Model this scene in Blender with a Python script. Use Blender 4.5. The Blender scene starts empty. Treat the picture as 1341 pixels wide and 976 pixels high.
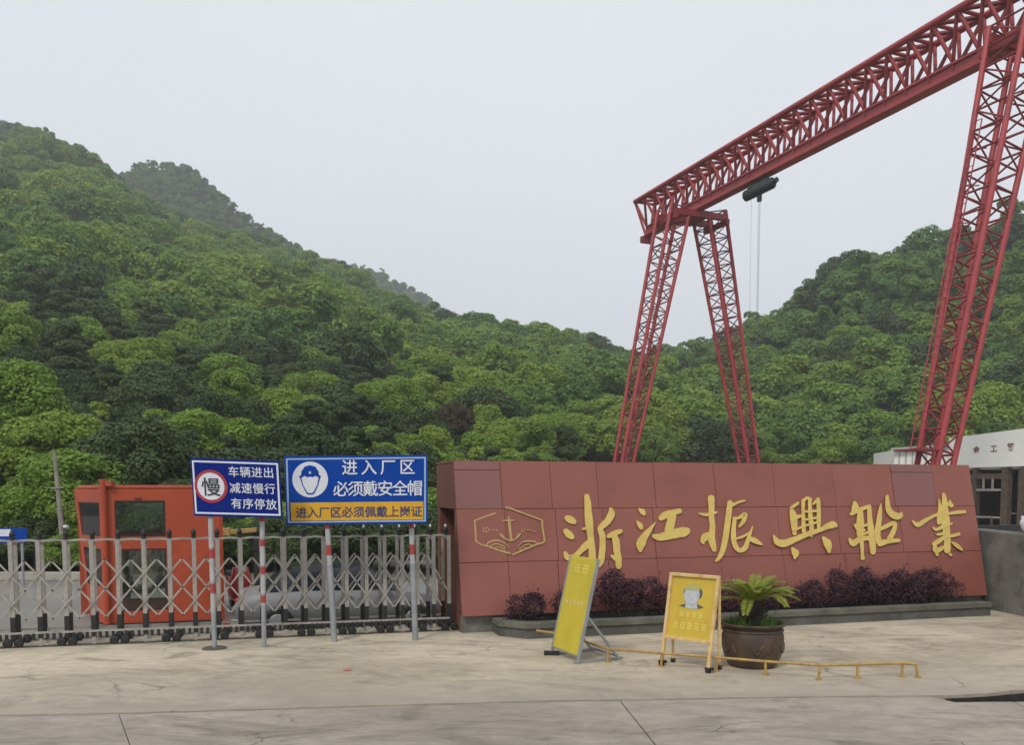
import bpy, bmesh, math, random
import numpy as np
from mathutils import Vector, Matrix

random.seed(7)
SC = bpy.context.scene
COL = SC.collection

# ------------------------------------------------------------------ camera
FPX, HOR, PIT, EYE = 1161.0, 640.0, math.radians(4), 2.2   # focal length, horizon row (photo pixels), downward pitch, eye height
YP = HOR + FPX * math.tan(PIT)
cam_d = bpy.data.cameras.new('camera'); cam = bpy.data.objects.new('camera', cam_d); COL.objects.link(cam)
cam.location = (0, 0, EYE); cam.rotation_euler = (math.radians(90) - PIT, 0, 0)
cam_d.sensor_width = 36; cam_d.lens = 36 * FPX / 1341; cam_d.shift_y = (YP - 488) / 1341
cam_d.clip_start = .1; cam_d.clip_end = 5000
SC.camera = cam

# ------------------------------------------------------------------ world, sun, exposure
SUN_EL, SUN_AZ = math.radians(46), math.radians(206)
W = bpy.data.worlds.new('World'); SC.world = W; W.use_nodes = True
nt = W.node_tree; nt.nodes.clear()
out = nt.nodes.new('ShaderNodeOutputWorld'); bg = nt.nodes.new('ShaderNodeBackground')
sky = nt.nodes.new('ShaderNodeTexSky'); sky.sky_type = 'NISHITA'; sky.sun_disc = False
sky.sun_elevation = SUN_EL; sky.sun_rotation = SUN_AZ; sky.air_density = 1.0; sky.dust_density = 4
mixn = nt.nodes.new('ShaderNodeMix'); mixn.data_type = 'RGBA'; mixn.inputs[0].default_value = .95
tc = nt.nodes.new('ShaderNodeTexCoord'); nz = nt.nodes.new('ShaderNodeTexNoise'); nz.inputs['Scale'].default_value = 1.6; nz.inputs['Detail'].default_value = 4
cr = nt.nodes.new('ShaderNodeValToRGB')
cr.color_ramp.elements[0].position = .3; cr.color_ramp.elements[0].color = (6.9, 7.25, 7.85, 1)
cr.color_ramp.elements[1].position = .7; cr.color_ramp.elements[1].color = (7.5, 7.8, 8.3, 1)
nt.links.new(tc.outputs['Generated'], nz.inputs['Vector']); nt.links.new(nz.outputs['Fac'], cr.inputs[0])
nt.links.new(sky.outputs[0], mixn.inputs[6]); nt.links.new(cr.outputs[0], mixn.inputs[7])
nt.links.new(mixn.outputs[2], bg.inputs[0]); bg.inputs[1].default_value = .1
nt.links.new(bg.outputs[0], out.inputs[0])
sl = bpy.data.lights.new('sun', 'SUN'); sl.energy = 1.5; sl.angle = math.radians(11); sl.color = (1, .95, .86)
sun = bpy.data.objects.new('sun', sl); COL.objects.link(sun)
sdir = Vector((math.cos(SUN_EL) * math.sin(SUN_AZ), math.cos(SUN_EL) * math.cos(SUN_AZ), math.sin(SUN_EL)))
sun.rotation_euler = sdir.to_track_quat('Z', 'Y').to_euler(); sun.location = (-20, -20, 60)
SC.view_settings.view_transform = 'Standard'; SC.view_settings.look = 'None'
SC.view_settings.exposure = 0.22; SC.view_settings.gamma = 1; SC.view_settings.use_curve_mapping = False
SC.render.engine = 'CYCLES'; SC.cycles.use_denoising = True
SC.cycles.max_bounces = 6; SC.cycles.diffuse_bounces = 3; SC.cycles.transparent_max_bounces = 12; SC.cycles.volume_bounces = 1

# ------------------------------------------------------------------ layout helpers (photo pixel -> point of the place)
CAM = Vector((0, 0, EYE))
def ray(x, y):
    c, s = math.cos(PIT), math.sin(PIT)
    return Vector((0, c, -s)) + Vector((1, 0, 0)) * ((x - 670.5) / FPX) + Vector((0, s, c)) * ((YP - y) / FPX)
def gnd(x, y, z=0.0):
    d = ray(x, y); return CAM + d * ((z - EYE) / d.z)
def dep(x, y, Y):
    d = ray(x, y); return CAM + d * (Y / d.y)
def onp(x, y, p, n):
    d = ray(x, y); return CAM + d * ((p - CAM).dot(n) / d.dot(n))
V = Vector
def lerp(a, b, t): return a + (b - a) * t

# ------------------------------------------------------------------ materials
MATS = {}
def mat(name, c1, c2=None, scale=3.0, rough=.7, bump=0.0, bscale=None, metal=0.0, detail=6, objvar=0.0, coat=0.0, spec=.5, dirt=None, dscale=1.0, coords='Object'):
    if name in MATS: return MATS[name]
    m = bpy.data.materials.new(name); m.use_nodes = True; n = m.node_tree; L = n.links.new
    b = n.nodes['Principled BSDF']; b.inputs['Roughness'].default_value = rough; b.inputs['Metallic'].default_value = metal
    b.inputs['Specular IOR Level'].default_value = spec; b.inputs['Coat Weight'].default_value = coat
    t = n.nodes.new('ShaderNodeTexCoord'); vec = t.outputs[coords]
    if c2 is None: c2 = tuple(v * .8 for v in c1)
    z = n.nodes.new('ShaderNodeTexNoise'); z.inputs['Scale'].default_value = scale; z.inputs['Detail'].default_value = detail; z.inputs['Roughness'].default_value = .6
    L(vec, z.inputs['Vector'])
    r = n.nodes.new('ShaderNodeValToRGB'); r.color_ramp.elements[0].position = .32; r.color_ramp.elements[1].position = .68
    r.color_ramp.elements[0].color = (*c2, 1); r.color_ramp.elements[1].color = (*c1, 1)
    L(z.outputs['Fac'], r.inputs[0]); colo = r.outputs[0]
    if dirt:
        z2 = n.nodes.new('ShaderNodeTexNoise'); z2.inputs['Scale'].default_value = dscale; z2.inputs['Detail'].default_value = 9; z2.inputs['Roughness'].default_value = .7
        L(vec, z2.inputs['Vector']); r2 = n.nodes.new('ShaderNodeValToRGB'); r2.color_ramp.elements[0].position = .5; r2.color_ramp.elements[1].position = .72
        L(z2.outputs['Fac'], r2.inputs[0])
        mx = n.nodes.new('ShaderNodeMix'); mx.data_type = 'RGBA'; L(r2.outputs[0], mx.inputs[0]); L(colo, mx.inputs[6]); mx.inputs[7].default_value = (*dirt, 1); colo = mx.outputs[2]
    if objvar:
        oi = n.nodes.new('ShaderNodeObjectInfo'); mr = n.nodes.new('ShaderNodeMapRange'); mr.inputs[3].default_value = 1 - objvar; mr.inputs[4].default_value = 1 + objvar
        L(oi.outputs['Random'], mr.inputs[0]); hs = n.nodes.new('ShaderNodeHueSaturation'); L(mr.outputs[0], hs.inputs['Value']); L(colo, hs.inputs['Color']); colo = hs.outputs[0]
    L(colo, b.inputs['Base Color'])
    if bump:
        z3 = n.nodes.new('ShaderNodeTexNoise'); z3.inputs['Scale'].default_value = bscale or scale * 8; z3.inputs['Detail'].default_value = 5
        L(vec, z3.inputs['Vector']); bp = n.nodes.new('ShaderNodeBump'); bp.inputs['Strength'].default_value = bump; bp.inputs['Distance'].default_value = .02
        L(z3.outputs['Fac'], bp.inputs['Height']); L(bp.outputs[0], b.inputs['Normal'])
    MATS[name] = m; return m

def leaf_mat(name, cols, trans=.25, rough=.6):
    """cols: dark..light leaf colours; picked per tree, varied per leaf."""
    m = bpy.data.materials.new(name); m.use_nodes = True; n = m.node_tree; L = n.links.new
    b = n.nodes['Principled BSDF']; b.inputs['Roughness'].default_value = rough; b.inputs['Specular IOR Level'].default_value = .25
    oi = n.nodes.new('ShaderNodeObjectInfo'); ge = n.nodes.new('ShaderNodeNewGeometry')
    r = n.nodes.new('ShaderNodeValToRGB'); e = r.color_ramp.elements
    e[0].color = (*cols[0], 1); e[1].color = (*cols[-1], 1)
    for i, c in enumerate(cols[1:-1]):
        q = e.new((i + 1) / (len(cols) - 1)); q.color = (*c, 1)
    L(oi.outputs['Random'], r.inputs[0])
    mr = n.nodes.new('ShaderNodeMapRange'); mr.inputs[3].default_value = .74; mr.inputs[4].default_value = 1.28
    L(ge.outputs['Random Per Island'], mr.inputs[0])
    hs = n.nodes.new('ShaderNodeHueSaturation'); L(mr.outputs[0], hs.inputs['Value']); L(r.outputs[0], hs.inputs['Color'])
    L(hs.outputs[0], b.inputs['Base Color'])
    tr = n.nodes.new('ShaderNodeBsdfTranslucent'); L(hs.outputs[0], tr.inputs[0])
    ms = n.nodes.new('ShaderNodeMixShader'); ms.inputs[0].default_value = trans
    L(b.outputs[0], ms.inputs[1]); L(tr.outputs[0], ms.inputs[2]); L(ms.outputs[0], n.nodes['Material Output'].inputs[0])
    MATS[name] = m; return m

def glass_mat(name, tint=(.75, .82, .8), refl=.12):
    m = bpy.data.materials.new(name); m.use_nodes = True; n = m.node_tree; L = n.links.new
    n.nodes.remove(n.nodes['Principled BSDF'])
    t = n.nodes.new('ShaderNodeBsdfTransparent'); t.inputs[0].default_value = (*tint, 1)
    g = n.nodes.new('ShaderNodeBsdfGlossy'); g.inputs['Roughness'].default_value = .04
    f = n.nodes.new('ShaderNodeFresnel'); f.inputs[0].default_value = 1.5
    a = n.nodes.new('ShaderNodeMath'); a.operation = 'ADD'; a.inputs[1].default_value = refl - .04; L(f.outputs[0], a.inputs[0])
    ms = n.nodes.new('ShaderNodeMixShader'); L(a.outputs[0], ms.inputs[0]); L(t.outputs[0], ms.inputs[1]); L(g.outputs[0], ms.inputs[2])
    L(ms.outputs[0], n.nodes['Material Output'].inputs[0]); MATS[name] = m; return m

def ground_mat(name, light, mid, dark, crack, cscale, stretch, seed, objvar=0.0, edge=None):
    m = bpy.data.materials.new(name); m.use_nodes = True; n = m.node_tree; L = n.links.new
    b = n.nodes['Principled BSDF']; b.inputs['Roughness'].default_value = .92; b.inputs['Specular IOR Level'].default_value = .3
    t = n.nodes.new('ShaderNodeTexCoord')
    def noise(scale, loc, det, rough=.65, sc=(1, 1, 1), dist=0.0):
        mp = n.nodes.new('ShaderNodeMapping'); mp.inputs['Scale'].default_value = sc; mp.inputs['Location'].default_value = (loc + seed, loc * 1.7, 0); L(t.outputs['Object'], mp.inputs[0])
        z = n.nodes.new('ShaderNodeTexNoise'); z.inputs['Scale'].default_value = scale; z.inputs['Detail'].default_value = det; z.inputs['Roughness'].default_value = rough; z.inputs['Distortion'].default_value = dist; L(mp.outputs[0], z.inputs['Vector']); return z.outputs['Fac']
    def ramp(src, p0, p1, c0=(0, 0, 0), c1=(1, 1, 1)):
        r = n.nodes.new('ShaderNodeValToRGB'); r.color_ramp.elements[0].position = p0; r.color_ramp.elements[1].position = p1; r.color_ramp.elements[0].color = (*c0, 1); r.color_ramp.elements[1].color = (*c1, 1); L(src, r.inputs[0]); return r.outputs[0]
    def mix(f, a, c, mode='MIX'):
        x = n.nodes.new('ShaderNodeMix'); x.data_type = 'RGBA'; x.blend_type = mode
        if isinstance(f, float): x.inputs[0].default_value = f
        else: L(f, x.inputs[0])
        for k, v in ((6, a), (7, c)):
            if isinstance(v, tuple): x.inputs[k].default_value = (*v, 1)
            else: L(v, x.inputs[k])
        return x.outputs[2]
    col = ramp(noise(.45, 3, 9, .62, stretch, .8), .38, .6, mid, light)                   # broad worn areas
    col = mix(ramp(noise(1.1, 11, 9, .72, stretch, 1.2), .5, .7), col, dark)              # stains drawn out by wheels
    col = mix(ramp(noise(9, 5, 6, .7), .3, .75, (.8, .8, .8), (1.12, 1.12, 1.12)), col, col) if False else mix(.55, col, mix(1.0, col, ramp(noise(4.5, 5, 9, .78, stretch), .3, .7, (.55, .54, .53), (1.32, 1.31, 1.29)), 'MULTIPLY'))
    col = mix(.35, col, mix(1.0, col, ramp(noise(90, 2, 3, .6), .3, .7, (.6, .6, .6), (1.3, 1.3, 1.3)), 'MULTIPLY'))
    if edge:
        sx = n.nodes.new('ShaderNodeSeparateXYZ'); L(t.outputs['Object'], sx.inputs[0])
        m1 = n.nodes.new('ShaderNodeMath'); m1.operation = 'MULTIPLY_ADD'; m1.inputs[1].default_value = -.08; L(sx.outputs[0], m1.inputs[0]); L(sx.outputs[1], m1.inputs[2])
        m2 = n.nodes.new('ShaderNodeMath'); m2.operation = 'MULTIPLY_ADD'; m2.inputs[1].default_value = 2.6; L(noise(.8, 17, 7, .65, stretch), m2.inputs[0]); L(m1.outputs[0], m2.inputs[2])
        mr = n.nodes.new('ShaderNodeMapRange'); mr.inputs[1].default_value = 12.2; mr.inputs[2].default_value = 10.4; mr.inputs[3].default_value = 0; mr.inputs[4].default_value = .7; L(m2.outputs[0], mr.inputs[0])
        col = mix(mr.outputs[0], col, edge)
    # hairline cracks
    mp = n.nodes.new('ShaderNodeMapping'); mp.inputs['Location'].default_value = (seed * 1.3, seed, 0); L(t.outputs['Object'], mp.inputs[0])
    wz = n.nodes.new('ShaderNodeTexNoise'); wz.inputs['Scale'].default_value = 1.1; wz.inputs['Detail'].default_value = 7; L(mp.outputs[0], wz.inputs['Vector'])
    av = n.nodes.new('ShaderNodeVectorMath'); av.operation = 'MULTIPLY_ADD'; av.inputs[1].default_value = (1.6, 1.6, 0); L(wz.outputs['Color'], av.inputs[0]); L(mp.outputs[0], av.inputs[2])
    vo = n.nodes.new('ShaderNodeTexVoronoi'); vo.feature = 'DISTANCE_TO_EDGE'; vo.inputs['Scale'].default_value = cscale; L(av.outputs[0], vo.inputs['Vector'])
    cr_ = ramp(vo.outputs['Distance'], .0, .0042, (1, 1, 1), (0, 0, 0)); msk = ramp(noise(.5, 31, 3), .47, .56)
    cm = n.nodes.new('ShaderNodeMath'); cm.operation = 'MULTIPLY'; L(cr_, cm.inputs[0]); L(msk, cm.inputs[1]); col = mix(cm.outputs[0], col, crack)
    if objvar:
        oi = n.nodes.new('ShaderNodeObjectInfo'); mr = n.nodes.new('ShaderNodeMapRange'); mr.inputs[3].default_value = 1 - objvar; mr.inputs[4].default_value = 1 + objvar
        L(oi.outputs['Random'], mr.inputs[0]); hs = n.nodes.new('ShaderNodeHueSaturation'); L(mr.outputs[0], hs.inputs['Value']); L(col, hs.inputs['Color']); col = hs.outputs[0]
    L(col, b.inputs['Base Color'])
    bp = n.nodes.new('ShaderNodeBump'); bp.inputs['Strength'].default_value = .45; bp.inputs['Distance'].default_value = .02; L(noise(14, 8, 9, .75, stretch), bp.inputs['Height']); L(bp.outputs[0], b.inputs['Normal'])
    MATS[name] = m; return m

# ------------------------------------------------------------------ mesh helpers
class MB:
    def __init__(s): s.v = []; s.f = []; s.sm = []
    def add(s, vs, fs, smooth=False):
        o = len(s.v); s.v += [tuple(p) for p in vs]; s.f += [tuple(i + o for i in f) for f in fs]; s.sm += [smooth] * len(fs); return s
    def hexa(s, p):   # 8 points: bottom 4 (ccw), top 4
        return s.add(p, [(3, 2, 1, 0), (4, 5, 6, 7), (0, 1, 5, 4), (1, 2, 6, 5), (2, 3, 7, 6), (3, 0, 4, 7)])
    def box(s, c, d, M=None):
        x, y, z = d[0] / 2, d[1] / 2, d[2] / 2; c = V(c)
        p = [V(q) for q in ((-x, -y, -z), (x, -y, -z), (x, y, -z), (-x, y, -z), (-x, -y, z), (x, -y, z), (x, y, z), (-x, y, z))]
        return s.hexa([c + (M @ q if M else q) for q in p])
    def bar(s, a, b, w, h=None, up=V((0, 0, 1))):
        a, b = V(a), V(b); h = h or w; d = (b - a).normalized()
        if abs(d.dot(up)) > .99: up = V((0, 1, 0))
        r = d.cross(up).normalized() * (w / 2); u = r.cross(d).normalized() * (h / 2)
        return s.hexa([a - r - u, a + r - u, b + r - u, b - r - u, a - r + u, a + r + u, b + r + u, b - r + u])
    def tube(s, pts, rad, n=8, cap=True):
        pts = [V(p) for p in pts]; rads = rad if isinstance(rad, (list, tuple)) else [rad] * len(pts)
        vs, fs = [], []; ref = None
        for i, p in enumerate(pts):
            d = ((pts[min(i + 1, len(pts) - 1)] - pts[max(i - 1, 0)])).normalized()
            if ref is None: ref = V((0, 0, 1)) if abs(d.z) < .9 else V((1, 0, 0))
            r = d.cross(ref).normalized(); u = r.cross(d).normalized(); ref = u
            for k in range(n):
                a = 2 * math.pi * k / n; vs.append(p + (r * math.cos(a) + u * math.sin(a)) * rads[i])
        for i in range(len(pts) - 1):
            for k in range(n):
                fs.append((i * n + k, i * n + (k + 1) % n, (i + 1) * n + (k + 1) % n, (i + 1) * n + k))
        s.add(vs, fs, True)
        if cap: s.add(vs[:n], [tuple(range(n))[::-1]]); s.add(vs[-n:], [tuple(range(n))])
        return s
    def lathe(s, prof, c=(0, 0, 0), n=32, wob=0):
        vs, fs = [], []
        for i, (r, z) in enumerate(prof):
            for k in range(n):
                a = 2 * math.pi * k / n; vs.append((c[0] + r * math.cos(a), c[1] + r * math.sin(a), c[2] + z))
        for i in range(len(prof) - 1):
            for k in range(n): fs.append((i * n + k, i * n + (k + 1) % n, (i + 1) * n + (k + 1) % n, (i + 1) * n + k))
        return s.add(vs, fs, True)
    def prism(s, poly, off):     # closed planar polygon extruded by vector off
        n = len(poly); poly = [V(p) for p in poly]; off = V(off)
        fs = [tuple(range(n))[::-1], tuple(range(n, 2 * n))] + [(i, (i + 1) % n, n + (i + 1) % n, n + i) for i in range(n)]
        return s.add(poly + [p + off for p in poly], fs)
    def build(s, name, m=None, parent=None, loc=None, bevel=0, fix=True):
        me = bpy.data.meshes.new(name); me.from_pydata(s.v, [], s.f)
        me.polygons.foreach_set('use_smooth', s.sm)
        if fix:
            bm = bmesh.new(); bm.from_mesh(me); bmesh.ops.recalc_face_normals(bm, faces=bm.faces); bm.to_mesh(me); bm.free()
        me.update()
        return link(name, me, m, parent, loc, bevel)
def link(name, me, m=None, parent=None, loc=None, bevel=0):
    o = bpy.data.objects.new(name, me); COL.objects.link(o)
    if m is not None and me is not None and not me.materials: me.materials.append(m if not isinstance(m, str) else MATS[m])
    if parent: o.parent = parent
    if loc is not None: o.location = loc
    if bevel:
        b = o.modifiers.new('bevel', 'BEVEL'); b.width = bevel; b.segments = 2; b.limit_method = 'ANGLE'; b.angle_limit = math.radians(40)
    return o
def empty(name, loc=(0, 0, 0), rz=0):
    o = bpy.data.objects.new(name, None); COL.objects.link(o); o.location = loc; o.rotation_euler = (0, 0, rz); o.empty_display_size = .2; return o
def tag(o, label, cat, group=None, kind=None):
    if label: o['label'] = label
    if cat: o['category'] = cat
    if group: o['group'] = group
    if kind: o['kind'] = kind
    return o
def struct(o): o['kind'] = 'structure'; return o
def glyphs(text, bold=.012):
    """Outline mesh of one line of lettering in the built-in font, returned as a triangulated 2D mesh (1 unit = 1 em)."""
    c = bpy.data.curves.new('lettering', 'FONT'); c.body = text; c.offset = bold; c.extrude = .02; c.resolution_u = 3
    o = bpy.data.objects.new('lettering', c); COL.objects.link(o)
    dg = bpy.context.evaluated_depsgraph_get(); me = bpy.data.meshes.new_from_object(o.evaluated_get(dg))
    bpy.data.objects.remove(o); return me
def lettering(text, m, parent, origin, ux, uy, size, spacing=1.0, bold=.012, name='lettering', depth=.004, wide=1.0):
    """Characters laid out along ux from origin (lower-left), size = em height."""
    ux, uy = V(ux).normalized(), V(uy).normalized(); n = ux.cross(uy).normalized()
    mb = MB()
    for i, ch in enumerate(text):
        me = glyphs(ch, bold)
        vs = [V(origin) + ux * ((v.co.x * wide + i * spacing) * size) + uy * ((v.co.y + .07) * size) + n * (depth if v.co.z > 0 else -.001) for v in me.vertices]
        mb.add(vs, [tuple(p.vertices) for p in me.polygons]); bpy.data.meshes.remove(me)
    return mb.build(name, m, parent, fix=False)
UNIT = {}
def unit_tube(n=8):
    if n not in UNIT:
        mb = MB().tube([(0, 0, 0), (0, 0, 1)], 1, n); me = bpy.data.meshes.new('bar'); me.from_pydata(mb.v, [], mb.f); me.polygons.foreach_set('use_smooth', mb.sm); UNIT[n] = me
    return UNIT[n]
def rod(name, a, b, r, m, parent, n=8):
    key = (n, m.name)
    if key not in UNIT:
        me = unit_tube(n).copy(); me.materials.append(m); UNIT[key] = me
    a, b = V(a), V(b); d = b - a; o = link(name, UNIT[key], None, parent)
    q = d.to_track_quat('Z', 'Y')
    o.matrix_local = Matrix.Translation(a) @ q.to_matrix().to_4x4() @ Matrix.Diagonal((r, r, d.length, 1)); return o

# ------------------------------------------------------------------ material palette
beige = ground_mat('beige_concrete', (.56, .49, .37), (.41, .355, .265), (.255, .218, .162), (.2, .175, .14), .26, (.7, 1.15, 1), 2, edge=(.3, .266, .22))
roadm = ground_mat('grey_road_concrete', (.4, .354, .295), (.295, .26, .216), (.185, .163, .136), (.12, .105, .09), .26, (.55, 1.25, 1), 7, .06)
yardm = mat('yard_concrete', (.24, .225, .2), (.17, .16, .145), .5, .9, .3, 20, detail=10)
soil = mat('forest_soil', (.035, .04, .02), (.02, .025, .014), .3, 1)
underm = mat('hillside_undergrowth', (.06, .09, .03), (.035, .055, .02), .4, 1)
rockm = mat('rocky_slope', (.055, .065, .035), (.035, .05, .024), .06, 1, .6, .4)
panelm = mat('red_brown_cladding', (.268, .088, .064), (.24, .078, .056), 1.2, .55, .05, 8, objvar=.025, dirt=(.212, .07, .051), dscale=1.1)
panelp = mat('purple_cladding', (.235, .098, .088), (.205, .085, .078), 1.2, .55, .05, 8)
brownm = mat('dark_brown_cladding', (.16, .058, .036), (.12, .045, .03), 2, .6, .1)
goldm = mat('gold_letter', (.68, .51, .14), (.57, .41, .1), 6, .5, .15, 20, metal=.05)
goldt = mat('gold_line', (.5, .34, .13), (.4, .26, .1), 6, .45, metal=.15)
concm = mat('grey_concrete', (.21, .2, .18), (.12, .118, .108), 2.2, .95, .5, 25, detail=9, dirt=(.05, .052, .045), dscale=1.6)
kerbm = mat('dark_kerb_concrete', (.13, .125, .112), (.07, .068, .062), 2.2, .95, .5, 25, detail=9, dirt=(.045, .045, .038), dscale=1.6)  # darker mottled grey for the planter's kerb wall
copem = mat('concrete_coping', (.16, .155, .125), (.085, .085, .065), 3, .95, .6, 25, detail=9)
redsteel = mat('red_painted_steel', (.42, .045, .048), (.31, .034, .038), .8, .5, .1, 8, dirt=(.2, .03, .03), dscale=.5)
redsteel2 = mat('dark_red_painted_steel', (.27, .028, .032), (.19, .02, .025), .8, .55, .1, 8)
hoistm = mat('dark_green_steel', (.02, .035, .035), (.012, .02, .022), 2, .5)
cablem = mat('steel_cable', (.1, .1, .11), (.06, .06, .07), 20, .6)
alum = mat('gate_aluminium', (.43, .41, .375), (.3, .285, .26), 5, .4, metal=.25, dirt=(.22, .2, .17), dscale=4)
blackm = mat('black_rubber', (.018, .018, .018), (.01, .01, .01), 5, .6)
pole_grey = mat('galvanised_pole', (.36, .38, .4), (.25, .27, .28), 4, .5, metal=.3)
pole_white = mat('white_band', (.44, .45, .45), (.34, .34, .34), 6, .5)
pole_red = mat('red_band', (.4, .045, .045), (.3, .04, .04), 6, .5)
bluem = mat('sign_blue', (.004, .02, .2), (.003, .016, .17), 2, .6, spec=.08)
bluem2 = mat('sign_royal_blue', (.003, .055, .34), (.003, .046, .29), 2, .6, spec=.08)
whitem = mat('sign_white', (.68, .71, .78), (.6, .63, .7), 4, .4)
signred = mat('sign_red', (.42, .03, .04), (.34, .03, .035), 4, .4)
signyel = mat('sign_yellow', (.68, .37, .012), (.58, .31, .012), 3, .4)
inkblue = mat('dark_blue_ink', (.05, .06, .14), (.035, .04, .1), 3, .5)
inkblack = mat('black_ink', (.03, .032, .035), (.02, .02, .02), 3, .5)
orangem = mat('orange_red_paint', (.44, .068, .02), (.37, .055, .016), 1.2, .5, .05, 10, dirt=(.3, .04, .014), dscale=1.3)
seal = mat('black_seal', (.02, .02, .02), (.012, .012, .012), 3, .6)
glass = glass_mat('cab_glass', (.86, .9, .86), .09)
cglass = glass_mat('car_glass', (.12, .14, .14), .15)
silver = mat('silver_car_paint', (.21, .21, .215), (.18, .18, .185), 1, .5, metal=.1)
chrome = mat('chrome', (.6, .6, .6), (.5, .5, .5), 3, .2, metal=1)
redpaint = mat('red_scooter_paint', (.45, .03, .03), (.36, .025, .025), 2, .3, coat=.3)
dkpaint = mat('dark_scooter_paint', (.03, .03, .035), (.02, .02, .025), 2, .35)
whitep = mat('white_plastic', (.62, .62, .62), (.52, .52, .52), 2, .45)
yellowp = mat('yellow_rail_paint', (.5, .33, .08), (.34, .21, .07), 9, .5, dirt=(.22, .12, .05), dscale=12)
yellowf = mat('pale_yellow_frame', (.74, .53, .24), (.62, .42, .17), 6, .45, dirt=(.45, .26, .1), dscale=9)
yellowb = mat('yellow_board', (.60, .43, .045), (.52, .36, .035), 4, .5)
yellowb2 = mat('lemon_yellow_board', (.56, .46, .035), (.48, .38, .03), 4, .5)
paley = mat('pale_yellow_print', (.74, .62, .12), (.66, .54, .1), 4, .5)
palew = mat('worn_white_print', (.7, .6, .32), (.6, .5, .2), 14, .6)
greyprint = mat('pale_grey_print', (.5, .52, .55), (.4, .42, .44), 20, .6)
dkprint = mat('slate_print', (.09, .11, .11), (.06, .08, .08), 20, .6)
potm = mat('brown_glazed_clay', (.075, .05, .033), (.05, .033, .024), 6, .45, .2, 30, dirt=(.13, .08, .04), dscale=3)
trunkm = mat('bark', (.09, .075, .055), (.05, .042, .03), 6, .95, .8, 30)
cytrunk = mat('cycad_trunk_fibre', (.035, .025, .018), (.018, .013, .01), 25, .95, 1, 60)
bwhite = mat('white_fascia_metal', (.88, .87, .82), (.82, .81, .76), 1, .6)
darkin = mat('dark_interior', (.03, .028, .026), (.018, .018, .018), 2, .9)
rustm = mat('rusty_post', (.13, .09, .065), (.06, .045, .036), 4, .9)
woodpole = mat('weathered_pole', (.3, .28, .24), (.2, .18, .155), 6, .9, .3)
mascot = None
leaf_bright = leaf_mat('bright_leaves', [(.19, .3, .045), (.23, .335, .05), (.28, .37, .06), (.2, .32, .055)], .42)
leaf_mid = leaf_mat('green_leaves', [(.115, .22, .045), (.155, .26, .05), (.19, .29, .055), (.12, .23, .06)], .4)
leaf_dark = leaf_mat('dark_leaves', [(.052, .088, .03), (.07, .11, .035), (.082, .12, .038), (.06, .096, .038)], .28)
leaf_red = leaf_mat('russet_leaves', [(.075, .052, .032), (.095, .06, .038)], .2)
leaf_purple = leaf_mat('purple_leaves', [(.05, .024, .034), (.066, .03, .043), (.046, .024, .038)], .15)
frondm = leaf_mat('cycad_frond', [(.21, .25, .03), (.25, .285, .035)], .3, .4)
grassm = leaf_mat('pot_grass', [(.06, .12, .02), (.085, .15, .03)], .25)

# ================================================================== GROUND
def smooth(a, b, x):
    t = min(1, max(0, (x - a) / (b - a))); return t * t * (3 - 2 * t)
GL, GR = gnd(15, 849), gnd(589, 826)                     # ends of the gate line
GU = (GR - GL); GU.z = 0; GLEN = GU.length; GU.normalize(); GB = V((-GU.y, GU.x, 0))
def yard_z(x, y):
    b = (V((x, y, 0)) - GL).dot(GB)
    return -.3 * smooth(.7, 2.4, b)
# wide ground sheet far below the paving slabs
mb = MB(); mb.add([(-1200, -400, -.75), (1200, -400, -.75), (1200, 1200, -.75), (-1200, 1200, -.75)], [(0, 1, 2, 3)])
struct(mb.build('ground', soil))
# yard behind the gate
xs = np.linspace(-70, 90, 65); ys = np.concatenate([np.linspace(11.6, 20, 30), np.linspace(21, 95, 20)])
mb = MB(); vs = []; fs = []
for j, y in enumerate(ys):
    for i, x in enumerate(xs):
        b = (V((x, y, 0)) - GL).dot(GB); vs.append((x, y, yard_z(x, y) - .012 - (.3 * smooth(.3, -.3, b))))
nx = len(xs)
for j in range(len(ys) - 1):
    for i in range(nx - 1): fs.append((j * nx + i, j * nx + i + 1, (j + 1) * nx + i + 1, (j + 1) * nx + i))
mb.add(vs, fs, True); struct(mb.build('yard', yardm))
# joint line between road and apron
J = [V((-40, 8.49 - 35 * .11, 0)), gnd(0, 937), gnd(160, 934), gnd(330, 929), gnd(560, 922), gnd(720, 918), gnd(900, 915), gnd(1060, 912.5), gnd(1225, 911)]
JR = [gnd(1236, 911), gnd(1290, 908.5), gnd(1341, 903.5), gnd(1420, 900), V((40, 12.3, 0))]        # apron edge along the drain opening
JD = [gnd(1243, 918.5), gnd(1341, 917.5), gnd(1420, 917), V((40, 9.2 + 1.7, 0))]
# apron: a thick concrete slab whose back edge runs behind gate and wall
def sub(pts, n, jit):
    o = []
    for a, b in zip(pts[:-1], pts[1:]):
        k = max(1, int((b - a).length / n)) if (b - a).length < 8 else 4
        for i in range(k):
            p = lerp(a, b, i / k); o.append(p + V((0, random.uniform(-jit, jit), 0)))
    return o + [pts[-1]]
front = sub(J, .12, .008) + sub(JR, .12, .018)
back = [V((40, 30, 0)), V((12, 20, 0)), GR + GB * .75 + GU * 1.2, GL + GB * .75, V((-40, GL.y - 9, 0))]
poly = front + back
mb = MB(); n = len(poly); mb.add(poly, [tuple(range(n))]); k = len(front)
mb.add([p for p in front] + [p - V((0, 0, .35)) for p in front], [(i, i + 1, k + i + 1, k + i) for i in range(k - 1)])
struct(mb.build('apron', beige))
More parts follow.
